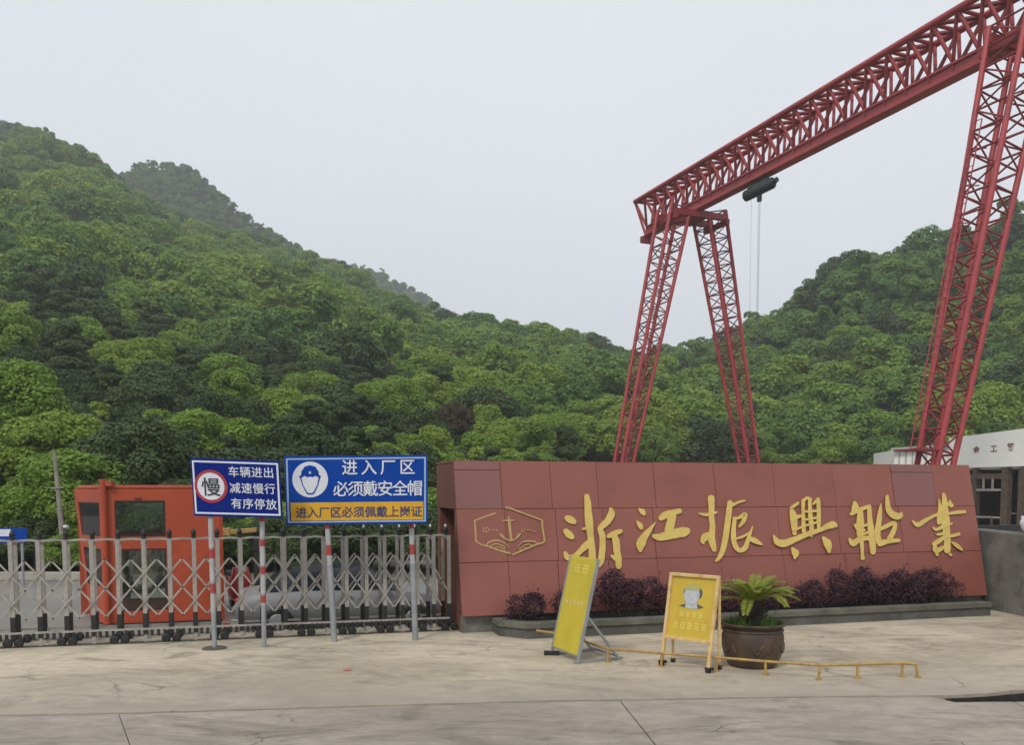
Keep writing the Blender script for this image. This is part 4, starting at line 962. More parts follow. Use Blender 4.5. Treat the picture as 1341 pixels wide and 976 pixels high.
def banded_pole(sp, base, top, r, bands, e, low=None):
    base, top = V(base), V(top); n = 0
    def at(t): return lerp(base, top, t)
    p = sp(MB().tube([base - V((0, 0, .03)), at(.05), top], r, 12), 'pole', pole_grey)
    for a, b, m in bands: sp(MB().tube([at(a), at(b)], r * 1.04, 12), 'red_band' if m is pole_red else 'white_band', m, p)
    return p
# -- slow-down sign
base1, base2 = gnd(281, 850), gnd(346, 848)
e, sp, pl, ux, uy, wid, hgt, at = put_sign('smaller dark blue sign with a red ring and three rows of white characters', (249, 600), (366, 604), (370, 679), (254, 676), base1.y - .06, [(base1, 0)], bluem, 0)
for bpt, tp, rb in ((base1, (274, 612), [(.56, .63), (.46, .52), (.70, .76), (.36, .42), (.24, .28)]), (base2, (342, 612), [(.66, .70), (.58, .62), (.49, .52), (.40, .43), (.28, .32), (.20, .235)])):
    tpt = dep(tp[0], tp[1], bpt.y + .02); L_ = []
    if bpt is base1: L_ = [(.2, .3, pole_white), (.31, .36, pole_red), (.37, .5, pole_white), (.5, .55, pole_red), (.56, .72, pole_white)]
    else: L_ = [(.235, .245, pole_white), (.25, .29, pole_red), (.3, .4, pole_white), (.41, .45, pole_red), (.46, .56, pole_white), (.565, .6, pole_red), (.61, .7, pole_white), (.70, .74, pole_red)]
    banded_pole(sp, bpt, tpt, .034, L_, e)
    if bpt is base1: sp(MB().lathe([(.001, .022), (.15, .02), (.17, .0)], (bpt.x, bpt.y, 0), 20), 'base_plate', mat('rusty_plate', (.12, .09, .07), (.06, .05, .045), 6, .8))
mb = MB(); ring(at, .018, .982, .04, .96, .02, .03, .002, mb); sp(mb, 'border', whitem, pl)
cx, cy = .215, .52
c = at(cx, cy); r0 = hgt * .285
sp(disc(c, r0, ux, uy, .003, .003), 'ring', signred, pl); sp(disc(c, r0 * .82, ux, uy, .0065, .003), 'ring_centre', whitem, pl)
o = lettering('慢', inkblack, None, c + V((0, -.0105, 0)) - ux * (r0 * .58) - uy * (r0 * .56), ux, uy, r0 * 1.18, 1, .008); o.parent = pl
for row, (txt, t) in enumerate((('车辆进出', .70), ('减速慢行', .42), ('有序停放', .15))):
    o = lettering(txt, whitem, None, at(.415 + .006 * row, t, .004), ux, uy, hgt * .195, wid * .131 / (hgt * .195), .006); o.parent = pl
# -- hard hat sign
base1, base2 = gnd(438, 841), gnd(544, 839)
e, sp, pl, ux, uy, wid, hgt, at = put_sign('larger royal blue sign with hard hat pictogram and yellow lower strip', (372, 598), (560, 596), (560, 686), (375, 688), base1.y - .06, [(base1, 0)], bluem2, 0)
for bpt, tp in ((base1, (424, 610)), (base2, (536, 610))):
    banded_pole(sp, bpt, dep(tp[0], tp[1], bpt.y + .02), .036, [(.50, .535, pole_white), (.535, .6, pole_red), (.6, .705, pole_white), (.535 + .17, .535 + .235, pole_red)] if False else [(.44, .49, pole_white), (.495, .55, pole_red), (.555, .64, pole_white), (.645, .70, pole_red)], e)
    p = sp(MB().tube([bpt - V((0, 0, .02)), lerp(bpt, dep(tp[0], tp[1], bpt.y + .02), .44)], .044, 12), 'pole_sleeve', pole_grey)
mb = MB(); ring(at, .012, .988, .03, .97, .012, .022, .002, mb); sp(mb, 'border', mat('pale_blue_border', (.32, .45, .62), (.26, .38, .55), 3, .5), pl)
sp(MB().prism([at(.035, .06, .002), at(.97, .06, .002), at(.97, .325, .002), at(.035, .325, .002)], V((0, -.004, 0))), 'yellow_strip', signyel, pl)
c = at(.178, .66); r0 = hgt * .26
sp(disc(c, r0, ux, uy, .003, .003), 'pictogram_disc', whitem, pl)
def pic(pts, off, nm, m): return sp(MB().prism([c + V((0, -off, 0)) + ux * (a * r0) + uy * (b * r0) for a, b in pts], V((0, -.003, 0))), nm, m, pl)
pic([(-.62, .18), (-.5, .25), (-.48, .45), (-.3, .72), (0, .8), (.3, .72), (.48, .45), (.5, .25), (.62, .18), (.55, .05), (.45, -.3), (.22, -.78), (.1, -.84), (-.1, -.84), (-.22, -.78), (-.45, -.3), (-.55, .05)], .0068, 'helmet_and_face', bluem2)
pic([(-.48, .1), (-.3, .2), (-.15, .12), (0, .16), (.15, .12), (.3, .2), (.48, .1), (.4, -.28), (.18, -.7), (.08, -.76), (-.08, -.76), (-.18, -.7), (-.4, -.28)], .0104, 'face', whitem)
pic([(0, .48), (.03, .42), (.09, .42), (.04, .37), (.06, .3), (0, .34), (-.06, .3), (-.04, .37), (-.09, .42), (-.03, .42)], .0104, 'star', whitem)
for txt, s0, t0_, sz_, spc, m, b_ in (('进入厂区', .40, .725, .235, 1.22, whitem, .01), ('必须戴安全帽', .335, .415, .235, 1.0, whitem, .01), ('进入厂区必须佩戴上岗证', .068, .105, .168, 1.155, inkblue, .016)):
    sz2 = hgt * sz_
    spc2 = {'进入厂区': wid * .135 / sz2, '必须戴安全帽': wid * .1045 / sz2, '进入厂区必须佩戴上岗证': wid * .0815 / sz2}[txt]
    o = lettering(txt, m, None, at(s0, t0_, .0068), ux, uy, sz2, spc2, b_); o.parent = pl

# ================================================================== ORANGE CAB
YZ = -.31
k0, k1, k3 = V((-7.32, 16.0, YZ)), V((-5.42, 16.6, YZ)), V((-8.42, 17.2, YZ))
k2 = k1 + (k3 - k0)
CT = dep(140, 641, 16).z
cab = empty('control_cab', k0); tag(cab, 'orange-red steel operator cab standing behind the gate', 'cab')
def cpt(mb, nm, m, parent=None, bevel=0):
    o = mb.build(nm, m, None, bevel=bevel); o.parent = parent or cab; o.matrix_parent_inverse = Matrix() if parent else Matrix.Translation(-k0); return o
def face(pa, pb, zlo, zhi, taper=0.0):
    """returns bilinear mapper on a cab side, s along, t up; taper pulls the far bottom corner in"""
    def f(s, t, off=0.0):
        b = lerp(pa, pb, s * (1 - taper * (1 - t))); d = (pb - pa).normalized(); n = V((d.y, -d.x, 0))
        return V((b.x, b.y, lerp(zlo, zhi, t))) + n * off
    return f
def rect(f, s0, s1, t0, t1, th, off=0.0, mb=None):
    mb = mb or MB(); P = [f(s0, t0, off - th), f(s1, t0, off - th), f(s1, t0, off), f(s0, t0, off), f(s0, t1, off - th), f(s1, t1, off - th), f(s1, t1, off), f(s0, t1, off)]
    return mb.hexa(P)
fA = face(k0, k1, YZ + .05, CT); fB = face(k0, k3, YZ + .05, CT, .45); fC = face(k3, k2, YZ + .05, CT); fD = face(k1, k2, YZ + .05, CT)
def side(f, cols, rows, solid, nm='side_panel'):
    """cols/rows: edges; solid[r][c] True = steel, False = glazed"""
    mb = MB()
    for r in range(len(rows) - 1):
        for c in range(len(cols) - 1):
            if solid[r][c]: rect(f, cols[c], cols[c + 1], rows[r], rows[r + 1], .06, 0, mb)
    p = cpt(mb, nm, orangem)
    for r in range(len(rows) - 1):
        for c in range(len(cols) - 1):
            if not solid[r][c]:
                s0, s1, ta, tb = cols[c], cols[c + 1], rows[r], rows[r + 1]; ds, dt = .02, .012
                w = cpt(rect(f, s0, s1, ta, tb, .012, -.03), 'window', glass, p)
                fr = MB()
                for (a, b, cc, d) in ((s0, s1, ta, ta + dt), (s0, s1, tb - dt, tb), (s0, s0 + ds, ta + dt, tb - dt), (s1 - ds, s1, ta + dt, tb - dt)): rect(f, a, b, cc, d, .03, -.008, fr)
                cpt(fr, 'window_seal', seal, p)
    return p
T, F = True, False
side(fA, [0, .07, .50, 1], [0, .09, .555, .645, .915, 1], [[T, T, T], [T, F, T], [T, T, T], [T, F, T], [T, T, T]])
side(fB, [0, .12, .90, 1], [0, .27, .555, .645, .90, 1], [[T, T, T], [T, F, T], [T, T, T], [T, F, T], [T, T, T]])
side(fC, [0, .08, .92, 1], [0, .1, .555, .645, .9, 1], [[T, T, T], [T, F, T], [T, T, T], [T, F, T], [T, T, T]])
side(fD, [0, .1, .9, 1], [0, .555, .645, .9, 1], [[T, T, T], [T, T, T], [T, F, T], [T, T, T]])
cpt(MB().hexa([k0 + V((0, 0, 0)), k1, k2, lerp(k0, k3, .55), k0 + V((0, 0, .05)), k1 + V((0, 0, .05)), k2 + V((0, 0, .05)), lerp(k0, k3, .55) + V((0, 0, .05))]), 'floor_plate', seal)
tz = V((0, 0, CT - YZ + .002))
rf = cpt(MB().hexa([p + tz for p in (k0, k1, k2, k3)] + [p + tz + V((0, 0, .07)) for p in (k0, k1, k2, k3)]), 'roof', orangem, bevel=.02)
cpt(MB().tube([k0 + V((-.02, -.05, .05)), k0 + V((-.02, -.05, CT - YZ + .18))], .06, 10), 'corner_post', orangem)
cpt(MB().box(k0 + V((.06, -.02, CT - YZ + .1)), (.16, .12, .09)), 'lug', orangem, rf)
cpt(MB().bar(fA(.24, .93, .01), fA(.30, .93, .01), .02, .02), 'handle', seal)

# ================================================================== VEHICLES BEHIND THE GATE
def loft(sections, closed=True):
    mb = MB(); n = len(sections[0]); vs = [p for s in sections for p in s]; fs = []
    for i in range(len(sections) - 1):
        for k in range(n): fs.append((i * n + k, i * n + (k + 1) % n, (i + 1) * n + (k + 1) % n, (i + 1) * n + k))
    fs += [tuple(range(n))[::-1], tuple((len(sections) - 1) * n + k for k in range(n))]
    return mb.add(vs, fs, True)
def car(loc, rz, paint, label, sc=1.0):
    e = empty('car', loc, rz); tag(e, label, 'car'); e.scale = (sc, sc, sc)
    st = [(-2.2, .45, .68, .74), (-2.1, .3, .86, .78), (-1.6, .22, .93, .84), (-.6, .2, .94, .86), (.6, .2, .92, .86), (1.2, .22, .88, .85), (1.8, .25, .78, .8), (2.1, .32, .66, .72), (2.2, .45, .58, .66)]
    secs = [[V((x, -w * .93, lo)), V((x, -w, (lo + hi) / 2)), V((x, -w * .95, hi - .04)), V((x, -w * .85, hi)), V((x, w * .85, hi)), V((x, w * .95, hi - .04)), V((x, w, (lo + hi) / 2)), V((x, w * .93, lo))] for x, lo, hi, w in st]
    body = loft(secs).build('body', paint, e)
    gs = [(-1.75, .92, .92, .74), (-1.05, .92, 1.4, .6), (-.3, .92, 1.46, .6), (.35, .92, 1.42, .6), (1.15, .88, .89, .74)]
    secs = [[V((x, -.78, lo)), V((x, -w, hi)), V((x, w, hi)), V((x, .78, lo))] for x, lo, hi, w in gs]
    gh = loft(secs).build('cabin', blackglass, e); gh.data.polygons.foreach_set('use_smooth', [False] * len(gh.data.polygons))
    for s in (-1, 1):
        for (xa, xb, ta, tb) in ((-1.35, -.45, -1.0, -.42), (-.38, .75, -.36, .3)):
            P = [V((xa, s * .775, .96)), V((xb, s * .775, .96)), V((tb, s * .625, 1.37)), V((ta, s * .625, 1.36))]
            MB().prism(P, V((0, s * .012, .006))).build('side_window', cglass if False else blackglass, body)
        MB().bar(V((-.1, s * .865, .78)), V((.1, s * .865, .78)), .02, .03).build('door_handle', chrome, body)
        MB().box((.75, s * .93, .98), (.12, .16, .11)).build('mirror', paint, body, bevel=.02)
        for x in (-1.38, 1.35):
            w = MB().tube([(x, s * .70, .31), (x, s * .72, .31), (x, s * .86, .31), (x, s * .88, .31)], [.27, .31, .31, .27], 20).build('wheel', blackm, e)
            MB().tube([(x, s * .86, .31), (x, s * .888, .31)], [.2, .16], 14).build('rim', pole_grey, w)
        MB().box((2.1, s * .55, .56), (.16, .24, .11)).build('headlight', whitep, body, bevel=.03); MB().box((-2.14, s * .58, .72), (.12, .22, .13)).build('tail_light', signred, body, bevel=.03)
    MB().prism([V((.43, -.6, 1.38)), V((.43, .6, 1.38)), V((1.08, .7, .93)), V((1.08, -.7, .93))], V((.012, 0, .012))).build('windscreen', blackglass, body)
    MB().prism([V((-1.13, -.6, 1.36)), V((-1.13, .6, 1.36)), V((-1.68, .7, .97)), V((-1.68, -.7, .97))], V((-.012, 0, .012))).build('rear_window', blackglass, body)
    return e
blackglass = mat('dark_window_glass', (.02, .024, .026), (.015, .018, .02), 2, .12, spec=.6)
cpos = dep(452, 800, 15.75); car(V((cpos.x, cpos.y, -.31)), math.radians(14), silver, 'silver saloon car parked side-on behind the folding gate', .66 + .18)
def scooter(loc, rz, paint, label):
    e = empty('motor_scooter', loc, rz); tag(e, label, 'scooter')
    for x in (-.6, .62):
        w = MB().tube([(x, -.05, .23), (x, -.03, .23), (x, .03, .23), (x, .05, .23)], [.19, .23, .23, .19], 18).build('wheel', blackm, e); MB().tube([(x, -.055, .23), (x, .055, .23)], .1, 12).build('rim', chrome, w)
    b = loft([[V((x, -w, lo)), V((x, -w * .8, hi)), V((x, w * .8, hi)), V((x, w, lo))] for x, lo, hi, w in ((-.85, .55, .68, .08), (-.6, .42, .72, .15), (-.15, .3, .68, .16), (0, .22, .34, .14), (.3, .22, .34, .14), (.36, .25, .5, .12))]).build('body', paint, e, bevel=.02)
    loft([[V((-.78, -.12, .7)), V((-.78, .12, .7)), V((-.78, .1, .77)), V((-.78, -.1, .77))], [V((-.45, -.15, .72)), V((-.45, .15, .72)), V((-.45, .13, .8)), V((-.45, -.13, .8))], [V((-.05, -.1, .68)), V((-.05, .1, .68)), V((-.05, .08, .74)), V((-.05, -.08, .74))]]).build('seat', blackm, e)
    loft([[V((.34, -.19, .28)), V((.34, .19, .28)), V((.4, .15, .28)), V((.4, -.15, .28))], [V((.36, -.24, .6)), V((.36, .24, .6)), V((.46, .16, .6)), V((.46, -.16, .6))], [V((.3, -.16, .92)), V((.3, .16, .92)), V((.4, .12, .92)), V((.4, -.12, .92))]]).build('front_shield', paint, e, bevel=.015)
    MB().tube([(.62, 0, .23), (.45, 0, .6), (.33, 0, 1.0)], .03, 8).build('fork', blackm, e)
    hb = MB().tube([(.22, -.33, 1.02), (.31, -.15, 1.0), (.33, 0, 1.0), (.31, .15, 1.0), (.22, .33, 1.02)], .018, 8).build('handlebar', blackm, e)
    MB().box((.42, 0, .88), (.08, .17, .13)).build('headlight', whitep, e, bevel=.03)
    for s in (-1, 1): MB().tube([(.28, s * .22, 1.02), (.26, s * .32, 1.2)], .008, 6).box((.25, s * .34, 1.23), (.02, .11, .07)).build('mirror', blackm, hb)
    return e
sp_ = dep(312, 800, 18.2); scooter(V((sp_.x, sp_.y, -.31)), math.radians(-62), redpaint, 'red scooter with white headlight parked beyond the gate beside the orange cab')
sp2 = dep(198, 800, 19.3); SCO = V((sp2.x, sp2.y, -.31)); SRZ = math.radians(200); scooter(SCO, SRZ, dkpaint, 'dark scooter with a rider seen through the glass of the orange cab')
# rider: one skinned body
def person(loc, rz):
    J_ = {'pelvis': (-.3, 0, .86), 'waist': (-.27, 0, 1.02), 'chest': (-.2, 0, 1.24), 'neck': (-.15, 0, 1.42), 'head': (-.12, 0, 1.56), 'crown': (-.11, 0, 1.68)}
    R_ = {'pelvis': .15, 'waist': .13, 'chest': .15, 'neck': .06, 'head': .095, 'crown': .07}
    E_ = [('pelvis', 'waist'), ('waist', 'chest'), ('chest', 'neck'), ('neck', 'head'), ('head', 'crown')]
    for s, n in ((-1, 'l'), (1, 'r')):
        for k, p, r in (('sh', (-.19, s * .19, 1.36), .07), ('el', (-.02, s * .3, 1.14), .05), ('wr', (.2, s * .31, 1.06), .035), ('ha', (.27, s * .31, 1.05), .042),
                        ('hip', (-.24, s * .1, .84), .1), ('kn', (.12, s * .19, .74), .07), ('an', (.1, s * .17, .4), .05), ('to', (.28, s * .18, .37), .04)):
            J_[n + k] = p; R_[n + k] = r
        E_ += [('chest', n + 'sh'), (n + 'sh', n + 'el'), (n + 'el', n + 'wr'), (n + 'wr', n + 'ha'), ('pelvis', n + 'hip'), (n + 'hip', n + 'kn'), (n + 'kn', n + 'an'), (n + 'an', n + 'to')]
    ks = list(J_); me = bpy.data.meshes.new('body'); me.from_pydata([J_[k] for k in ks], [(ks.index(a), ks.index(b)) for a, b in E_], [])
    e = empty('person', loc, rz); tag(e, 'person in dark jacket and cap sitting on the dark scooter behind the cab', 'person')
    o = link('body', me, mat('dark_clothing', (.03, .032, .036), (.022, .022, .025), 4, .9), e)
    sk = o.modifiers.new('skin', 'SKIN'); sk.use_smooth_shade = True
    for i, k in enumerate(ks): me.skin_vertices[0].data[i].radius = (R_[k], R_[k])
    me.skin_vertices[0].data[0].use_root = True
    o.modifiers.new('sub', 'SUBSURF').levels = 2; o.modifiers['sub'].render_levels = 2
    MB().lathe([(.001, .12), (.06, .11), (.1, .07), (.115, .01), (.11, 0)], (-.115, 0, 1.6), 18).box((.02, 0, 1.605), (.14, .16, .015)).build('cap', blackm, e)
    f_ = bmesh.new(); bmesh.ops.create_icosphere(f_, subdivisions=3, radius=1)
    for v in f_.verts:
        c = v.co.copy(); v.co = V((-.09 + c.x * .075 + (.03 if (c.x > .8 and abs(c.z) < .25) else 0), c.y * .075, 1.545 + c.z * .1))
    me2 = bpy.data.meshes.new('face'); f_.to_mesh(me2); f_.free(); link('face', me2, mat('skin', (.35, .2, .14), (.3, .17, .12), 5, .6), e)
person(SCO, SRZ)
# red and white low barrier beside the cab
b0, b1_ = dep(292, 815, 15.6), dep(342, 816, 15.8)
bar = empty('low_barrier', b0 - V((0, 0, .12))); tag(bar, 'low red and white striped barrier on the ground between cab and car', 'barrier')
for k in range(5):
    a, b = lerp(b0, b1_, k / 5), lerp(b0, b1_, (k + 1) / 5); o = MB().bar(a + V((0, 0, -.02)), b + V((0, 0, -.02)), .09, .13).build('stripe', pole_red if k % 2 == 0 else pole_white, bevel=.008); o.parent = bar; o.matrix_parent_inverse = Matrix.Translation(-bar.location)
for k in (.1, .9):
    c = lerp(b0, b1_, k); o = MB().box((c.x, c.y, (c.z - .085 + YZ) / 2), (.06, .06, max(.04, c.z - .085 - YZ))).build('foot', blackm); o.parent = bar; o.matrix_parent_inverse = Matrix.Translation(-bar.location)
# yellow pipe boom over the yard
y0, y1 = dep(303, 697, 20), dep(330, 695, 20)
boom = empty('boom_barrier', V((y0.x, y0.y, -.31))); tag(boom, 'yellow boom arm on a dark post beyond the gate beside the cab', 'barrier')
for nm, mbb, m in (('arm', MB().bar(y0 - V((.05, 0, 0)), y1 + V((.1, 0, .01)), .09, .1), yellowp), ('post', MB().box((y1.x + .1, y1.y + .1, (y1.z - .31) / 2), (.18, .14, y1.z + .31)), darkin), ('counterweight', MB().box(y0 - V((.12, 0, .0)), (.2, .14, .17)), yellowp)):
    o = mbb.build(nm, m, bevel=.01); o.parent = boom; o.matrix_parent_inverse = Matrix.Translation(-boom.location)
# leaning pole and small blue sign at the far left
pb_, pt_ = dep(87, 756, 25.0), dep(71, 592, 25.0); pb_.z = -.4
pole = empty('utility_pole', pb_); tag(pole, 'weathered grey pole leaning in front of the trees left of the orange cab', 'pole')
for nm, mbb, m in (('shaft', MB().tube([pb_, lerp(pb_, pt_, .5), pt_], [.085, .07, .045], 10), woodpole), ('crossbar', MB().bar(lerp(pb_, pt_, .72) - V((.16, .06, 0)), lerp(pb_, pt_, .72) + V((.2, -.06, .02)), .05, .05), woodpole), ('insulator', MB().tube([lerp(pb_, pt_, .42) + V((.1, -.05, 0)), lerp(pb_, pt_, .42) + V((.22, -.08, 0))], .05, 8), whitep)):
    o = mbb.build(nm, m); o.parent = pole; o.matrix_parent_inverse = Matrix.Translation(-pb_)
q = [dep(-20, 712, 22.5), dep(35, 711, 22.5), dep(35, 692, 22.5), dep(-20, 692, 22.5)]
s0 = V((dep(27, 700, 22.5).x, 22.53, -.31)); bs = empty('blue_sign', s0); tag(bs, 'small blue and white sign on a thin post at the far left', 'sign')
mid = [lerp(q[0], q[3], .45), lerp(q[1], q[2], .45)]
for nm, mbb, m in (('plate', MB().prism(q, V((0, .02, 0))), bluem2), ('white_strip', MB().prism([mid[0] - V((0, .002, 0)), lerp(mid[0], mid[1], .62) - V((0, .002, 0)), lerp(q[3], q[2], .62) - V((0, .002, .03)), q[3] - V((0, .002, .03))], V((0, -.004, 0))), whitem), ('post', MB().tube([s0, V((s0.x, s0.y + .03, q[2].z))], .035, 8), pole_grey)):
    o = mbb.build(nm, m); o.parent = bs; o.matrix_parent_inverse = Matrix.Translation(-s0)

# ================================================================== PROPS ON THE APRON
# low yellow rail
path = [gnd(704, 842), gnd(735, 846), gnd(796, 868), gnd(866, 874), gnd(938, 880), gnd(1003, 885), gnd(1072, 891), gnd(1123, 889), gnd(1181, 887), gnd(1202, 888)]
rail = empty('low_rail', path[6]); tag(rail, 'bent low yellow pipe rail lying along the ground in front of the pot', 'rail')
H_ = .165
tops = [p + V((random.uniform(-.01, .01), 0, H_ + random.uniform(-.008, .008))) for p in path]
tops[0] += V((-.02, 0, .01)); tops[-1] += V((-.03, 0, 0))
o = MB().tube(tops, .017, 8).build('rail_pipe', yellowp); o.parent = rail; o.matrix_parent_inverse = Matrix.Translation(-path[6])
for i, (p, t) in enumerate(zip(path, tops)):
    if i == 0: continue
    o = MB().tube([p - V((0, 0, .005)), t], .016, 8).tube([p - V((0, 0, .002)), p + V((0, 0, .012))], .04, 10).build('rail_post', yellowp); o.parent = rail; o.matrix_parent_inverse = Matrix.Translation(-path[6])
def worn_marks(seed):
    """illegible remains of print: short strokes inside a unit cell"""
    r_ = random.Random(seed); o = []
    for y in (.12, .5, .84): o.append((r_.uniform(0, .2), y, r_.uniform(.75, 1), y + .13))
    for x in (.15, .48, .78): o.append((x, r_.uniform(0, .25), x + .12, r_.uniform(.7, 1)))
    return o
# left A-frame board, seen edge-on
def board(name, label, BLp, BRp, width, height, lean, m_face, framem, legz, fw):
    pass
BL_, BR_ = gnd(722, 858), gnd(756, 870)
bx = (BR_ - BL_); bx.z = 0; bx = bx.normalized(); bback = V((-bx.y, bx.x, 0))
lean1 = (bback * .23 + V((0, 0, 1))).normalized()
sb = empty('folding_board', BL_); tag(sb, 'lemon yellow folding notice board leaning, seen at an angle before the first gold character', 'notice board')
def sbp(mb, nm, m, parent=None, bevel=0, label=None):
    o = mb.build(nm, m, None, bevel=bevel); o.parent = parent or sb; o.matrix_parent_inverse = Matrix() if parent else Matrix.Translation(-BL_)
    if label: o['label'] = label
    return o
wB = (BR_ - BL_).length; hB = 1.34
def bp3(s, h, off=0.0): return BL_ + bx * (s * wB) + lean1 * h - bback * off
pf_ = sbp(MB().prism([bp3(.02, .12, .014), bp3(.98, .1, .014), bp3(.98, hB, .014), bp3(.9, hB + .012, .014), bp3(.02, hB, .014)], bback * .012), 'panel', yellowb2, bevel=.006)
for s in (.0, 1.0): sbp(MB().bar(bp3(s, 0, 0), bp3(s, hB, 0), .03, .035), 'frame_leg', pole_grey)
for h in (.1, hB - .02): sbp(MB().bar(bp3(0, h, -.01), bp3(1, h, -.01), .03, .03), 'frame_rail', pole_grey)
piv = .55
for s in (0.02, .98):
    a = bp3(s, piv + .05, -.02); f_ = BL_ + bx * (s * wB) + bback * .62; f_.z = .015
    sbp(MB().bar(a, f_, .028, .028), 'rear_leg', pole_grey)
    fo = BL_ + bx * (s * wB); sbp(MB().bar(V((fo.x, fo.y, .02)) - bback * .04, V((f_.x, f_.y, .02)) + bback * .06, .03, .03), 'ground_runner', pole_grey)
sbp(MB().bar(BL_ + bback * .6 + V((0, 0, .05)), BR_ + bback * .6 + V((0, 0, .05)), .025, .025), 'rear_rail', pole_grey)
sbp(MB().box(BL_ + bback * -.03 + V((.03, 0, .025)), (.2, .1, .05)), 'foot_pad', blackm)
def bmark(cs, ch, w_, h_, seed, m, nm):
    mb = MB()
    for q_, (a, b, c_, d) in enumerate(worn_marks(seed)):
        o_ = .0145 + .0004 * q_; mb.prism([bp3(cs + a * w_, ch + b * h_, o_), bp3(cs + c_ * w_, ch + b * h_, o_), bp3(cs + c_ * w_, ch + d * h_, o_), bp3(cs + a * w_, ch + d * h_, o_)], -bback * .001)
    sbp(mb, nm, m, pf_)['kind'] = 'stuff'
for k in range(2): bmark(.24 + k * .3, 1.13, .22, .12, 40 + k, paley, 'faded_print')
for k in range(5): bmark(.16 + k * .14, .72, .11, .055, 50 + k, palew, 'worn_print')
# right A-frame board
QL, QR = gnd(866, 872), gnd(927, 882)
qx = (QR - QL); qx.z = 0; wQ = qx.length; qx.normalize(); qback = V((-qx.y, qx.x, 0)); lean2 = (qback * .15 + qx * .02 + V((0, 0, 1))).normalized()
hQ = (dep(878, 750, QL.y + .1).z) / lean2.z
nb = empty('notice_stand', QL); tag(nb, 'yellow framed notice stand with a helmeted head picture beside the potted palm', 'notice board')
def nbp(mb, nm, m, parent=None, bevel=0):
    o = mb.build(nm, m, None, bevel=bevel); o.parent = parent or nb; o.matrix_parent_inverse = Matrix() if parent else Matrix.Translation(-QL); return o
def q3(s, h, off=0.0): return QL + qx * (s * wQ) + lean2 * h - qback * off
for s in (0, 1): nbp(MB().bar(q3(s, .03), q3(s, hQ), .045, .035), 'frame_post', yellowf, bevel=.006)
hl = hQ * .31
for h in (hQ - .02, hl): nbp(MB().bar(q3(.0, h, .001), q3(1, h, .001), .045, .04), 'frame_rail', yellowf, bevel=.006)
pn = nbp(MB().prism([q3(.03, hl + .02, -.012), q3(.97, hl + .02, -.012), q3(.97, hQ - .03, -.012), q3(.03, hQ - .03, -.012)], qback * .012), 'panel', yellowb)
def onpan(pts, off, m, nm): return nbp(MB().prism([q3(s, h * hQ, -.012 + off) for s, h in pts], -qback * .0015), nm, m, pn)
def ell(cs, ch, rs, rh, n=28, a0=0, a1=2 * math.pi): return [(cs + rs * math.cos(lerp(a0, a1, k / n)), ch + rh * math.sin(lerp(a0, a1, k / n))) for k in range(n if a1 - a0 > 6 else n + 1)]
onpan(ell(.5, .80, .2, .085), .001, dkprint, 'head_outline'); onpan(ell(.48, .775, .165, .105), .0032, greyprint, 'head')
onpan([(.29, .825)] + ell(.48, .832, .175, .062, 16, 0, math.pi)[::-1][::-1] + [(.27, .82), (.7, .82)][:0], .0054, mat('helmet_print', (.45, .42, .12), (.38, .36, .12), 9, .6), 'helmet'); onpan([(.22, .655), (.42, .69), (.6, .69), (.76, .66), (.66, .64), (.34, .64)], .001, dkprint, 'collar')
onpan([(.36, .64), (.38, .70), (.44, .68), (.5, .7), (.56, .68), (.6, .7), (.63, .64), (.5, .632)], .0032, greyprint, 'hand')
def qmark(cs, ch, w_, h_, seed):
    mb = MB()
    for q_, (a, b, c_, d) in enumerate(worn_marks(seed)):
        o_ = -.0115 + .0004 * q_; mb.prism([q3(cs + a * w_, (ch + b * h_) * hQ, o_), q3(cs + c_ * w_, (ch + b * h_) * hQ, o_), q3(cs + c_ * w_, (ch + d * h_) * hQ, o_), q3(cs + a * w_, (ch + d * h_) * hQ, o_)], -qback * .001)
    nbp(mb, 'faded_lettering', paley, pn)['kind'] = 'stuff'
for k in range(4): qmark(.25 + k * .135, .54, .1, .06, 60 + k)
for k in range(5): qmark(.14 + k * .15, .41, .12, .08, 70 + k)
for s in (0, 1):
    a = q3(s, hQ * .97, -.02); f_ = q3(s, 0); f_ = V((f_.x, f_.y, .03)) + qback * .26
    nbp(MB().bar(a, f_, .03, .03), 'rear_leg', yellowf)
    p = q3(s, 0); nbp(MB().tube([V((p.x, p.y, .035)) - qx * .02, V((p.x, p.y, .035)) + qx * .03], .034, 12).box((p.x + .02, p.y + .02, .045), (.1, .06, .03)), 'caster', blackm)
    nbp(MB().tube([f_ - qx * .02 - V((0, 0, -.003)), f_ + qx * .02 + V((0, 0, .003))], .03, 12), 'caster', blackm)
# potted cycad
PC = gnd(993, 878); PC = V((PC.x, PC.y + .28, 0))
pot = empty('plant_pot', PC); tag(pot, 'large brown glazed clay pot with flared rim standing on the apron', 'pot')
MB().lathe([(.001, .0), (.27, .0), (.30, .03), (.345, .13), (.375, .26), (.375, .38), (.355, .46), (.345, .485), (.36, .50), (.405, .525), (.41, .545), (.395, .552), (.35, .535), (.335, .5), (.34, .44), (.001, .43)], n=48).build('vessel', potm, pot)
MB().lathe([(.352, .44), (.375, .45), (.375, .465), (.35, .475)], n=48).build('band', potm, pot)
for a in (3.6, 4.7, 5.8):
    MB().tube([(.372 * math.cos(a + q) , .372 * math.sin(a + q), .25 + .05 * math.sin(q * 14)) for q in [k * .04 - .3 for k in range(16)]], .014, 6).build('relief', potm, pot)
MB().lathe([(.001, .48), (.2, .47), (.34, .44)], n=24).build('potting_soil', soil, pot)
cyc = empty('cycad_palm', PC + V((0, 0, .46))); tag(cyc, 'small sago palm with yellow-green fronds growing in the brown pot', 'palm')
tb = MB().lathe([(.1, -.02), (.125, .08), (.13, .18), (.14, .26), (.13, .33), (.06, .37), (.001, .38)], n=16); o = tb.build('trunk', cytrunk, cyc)
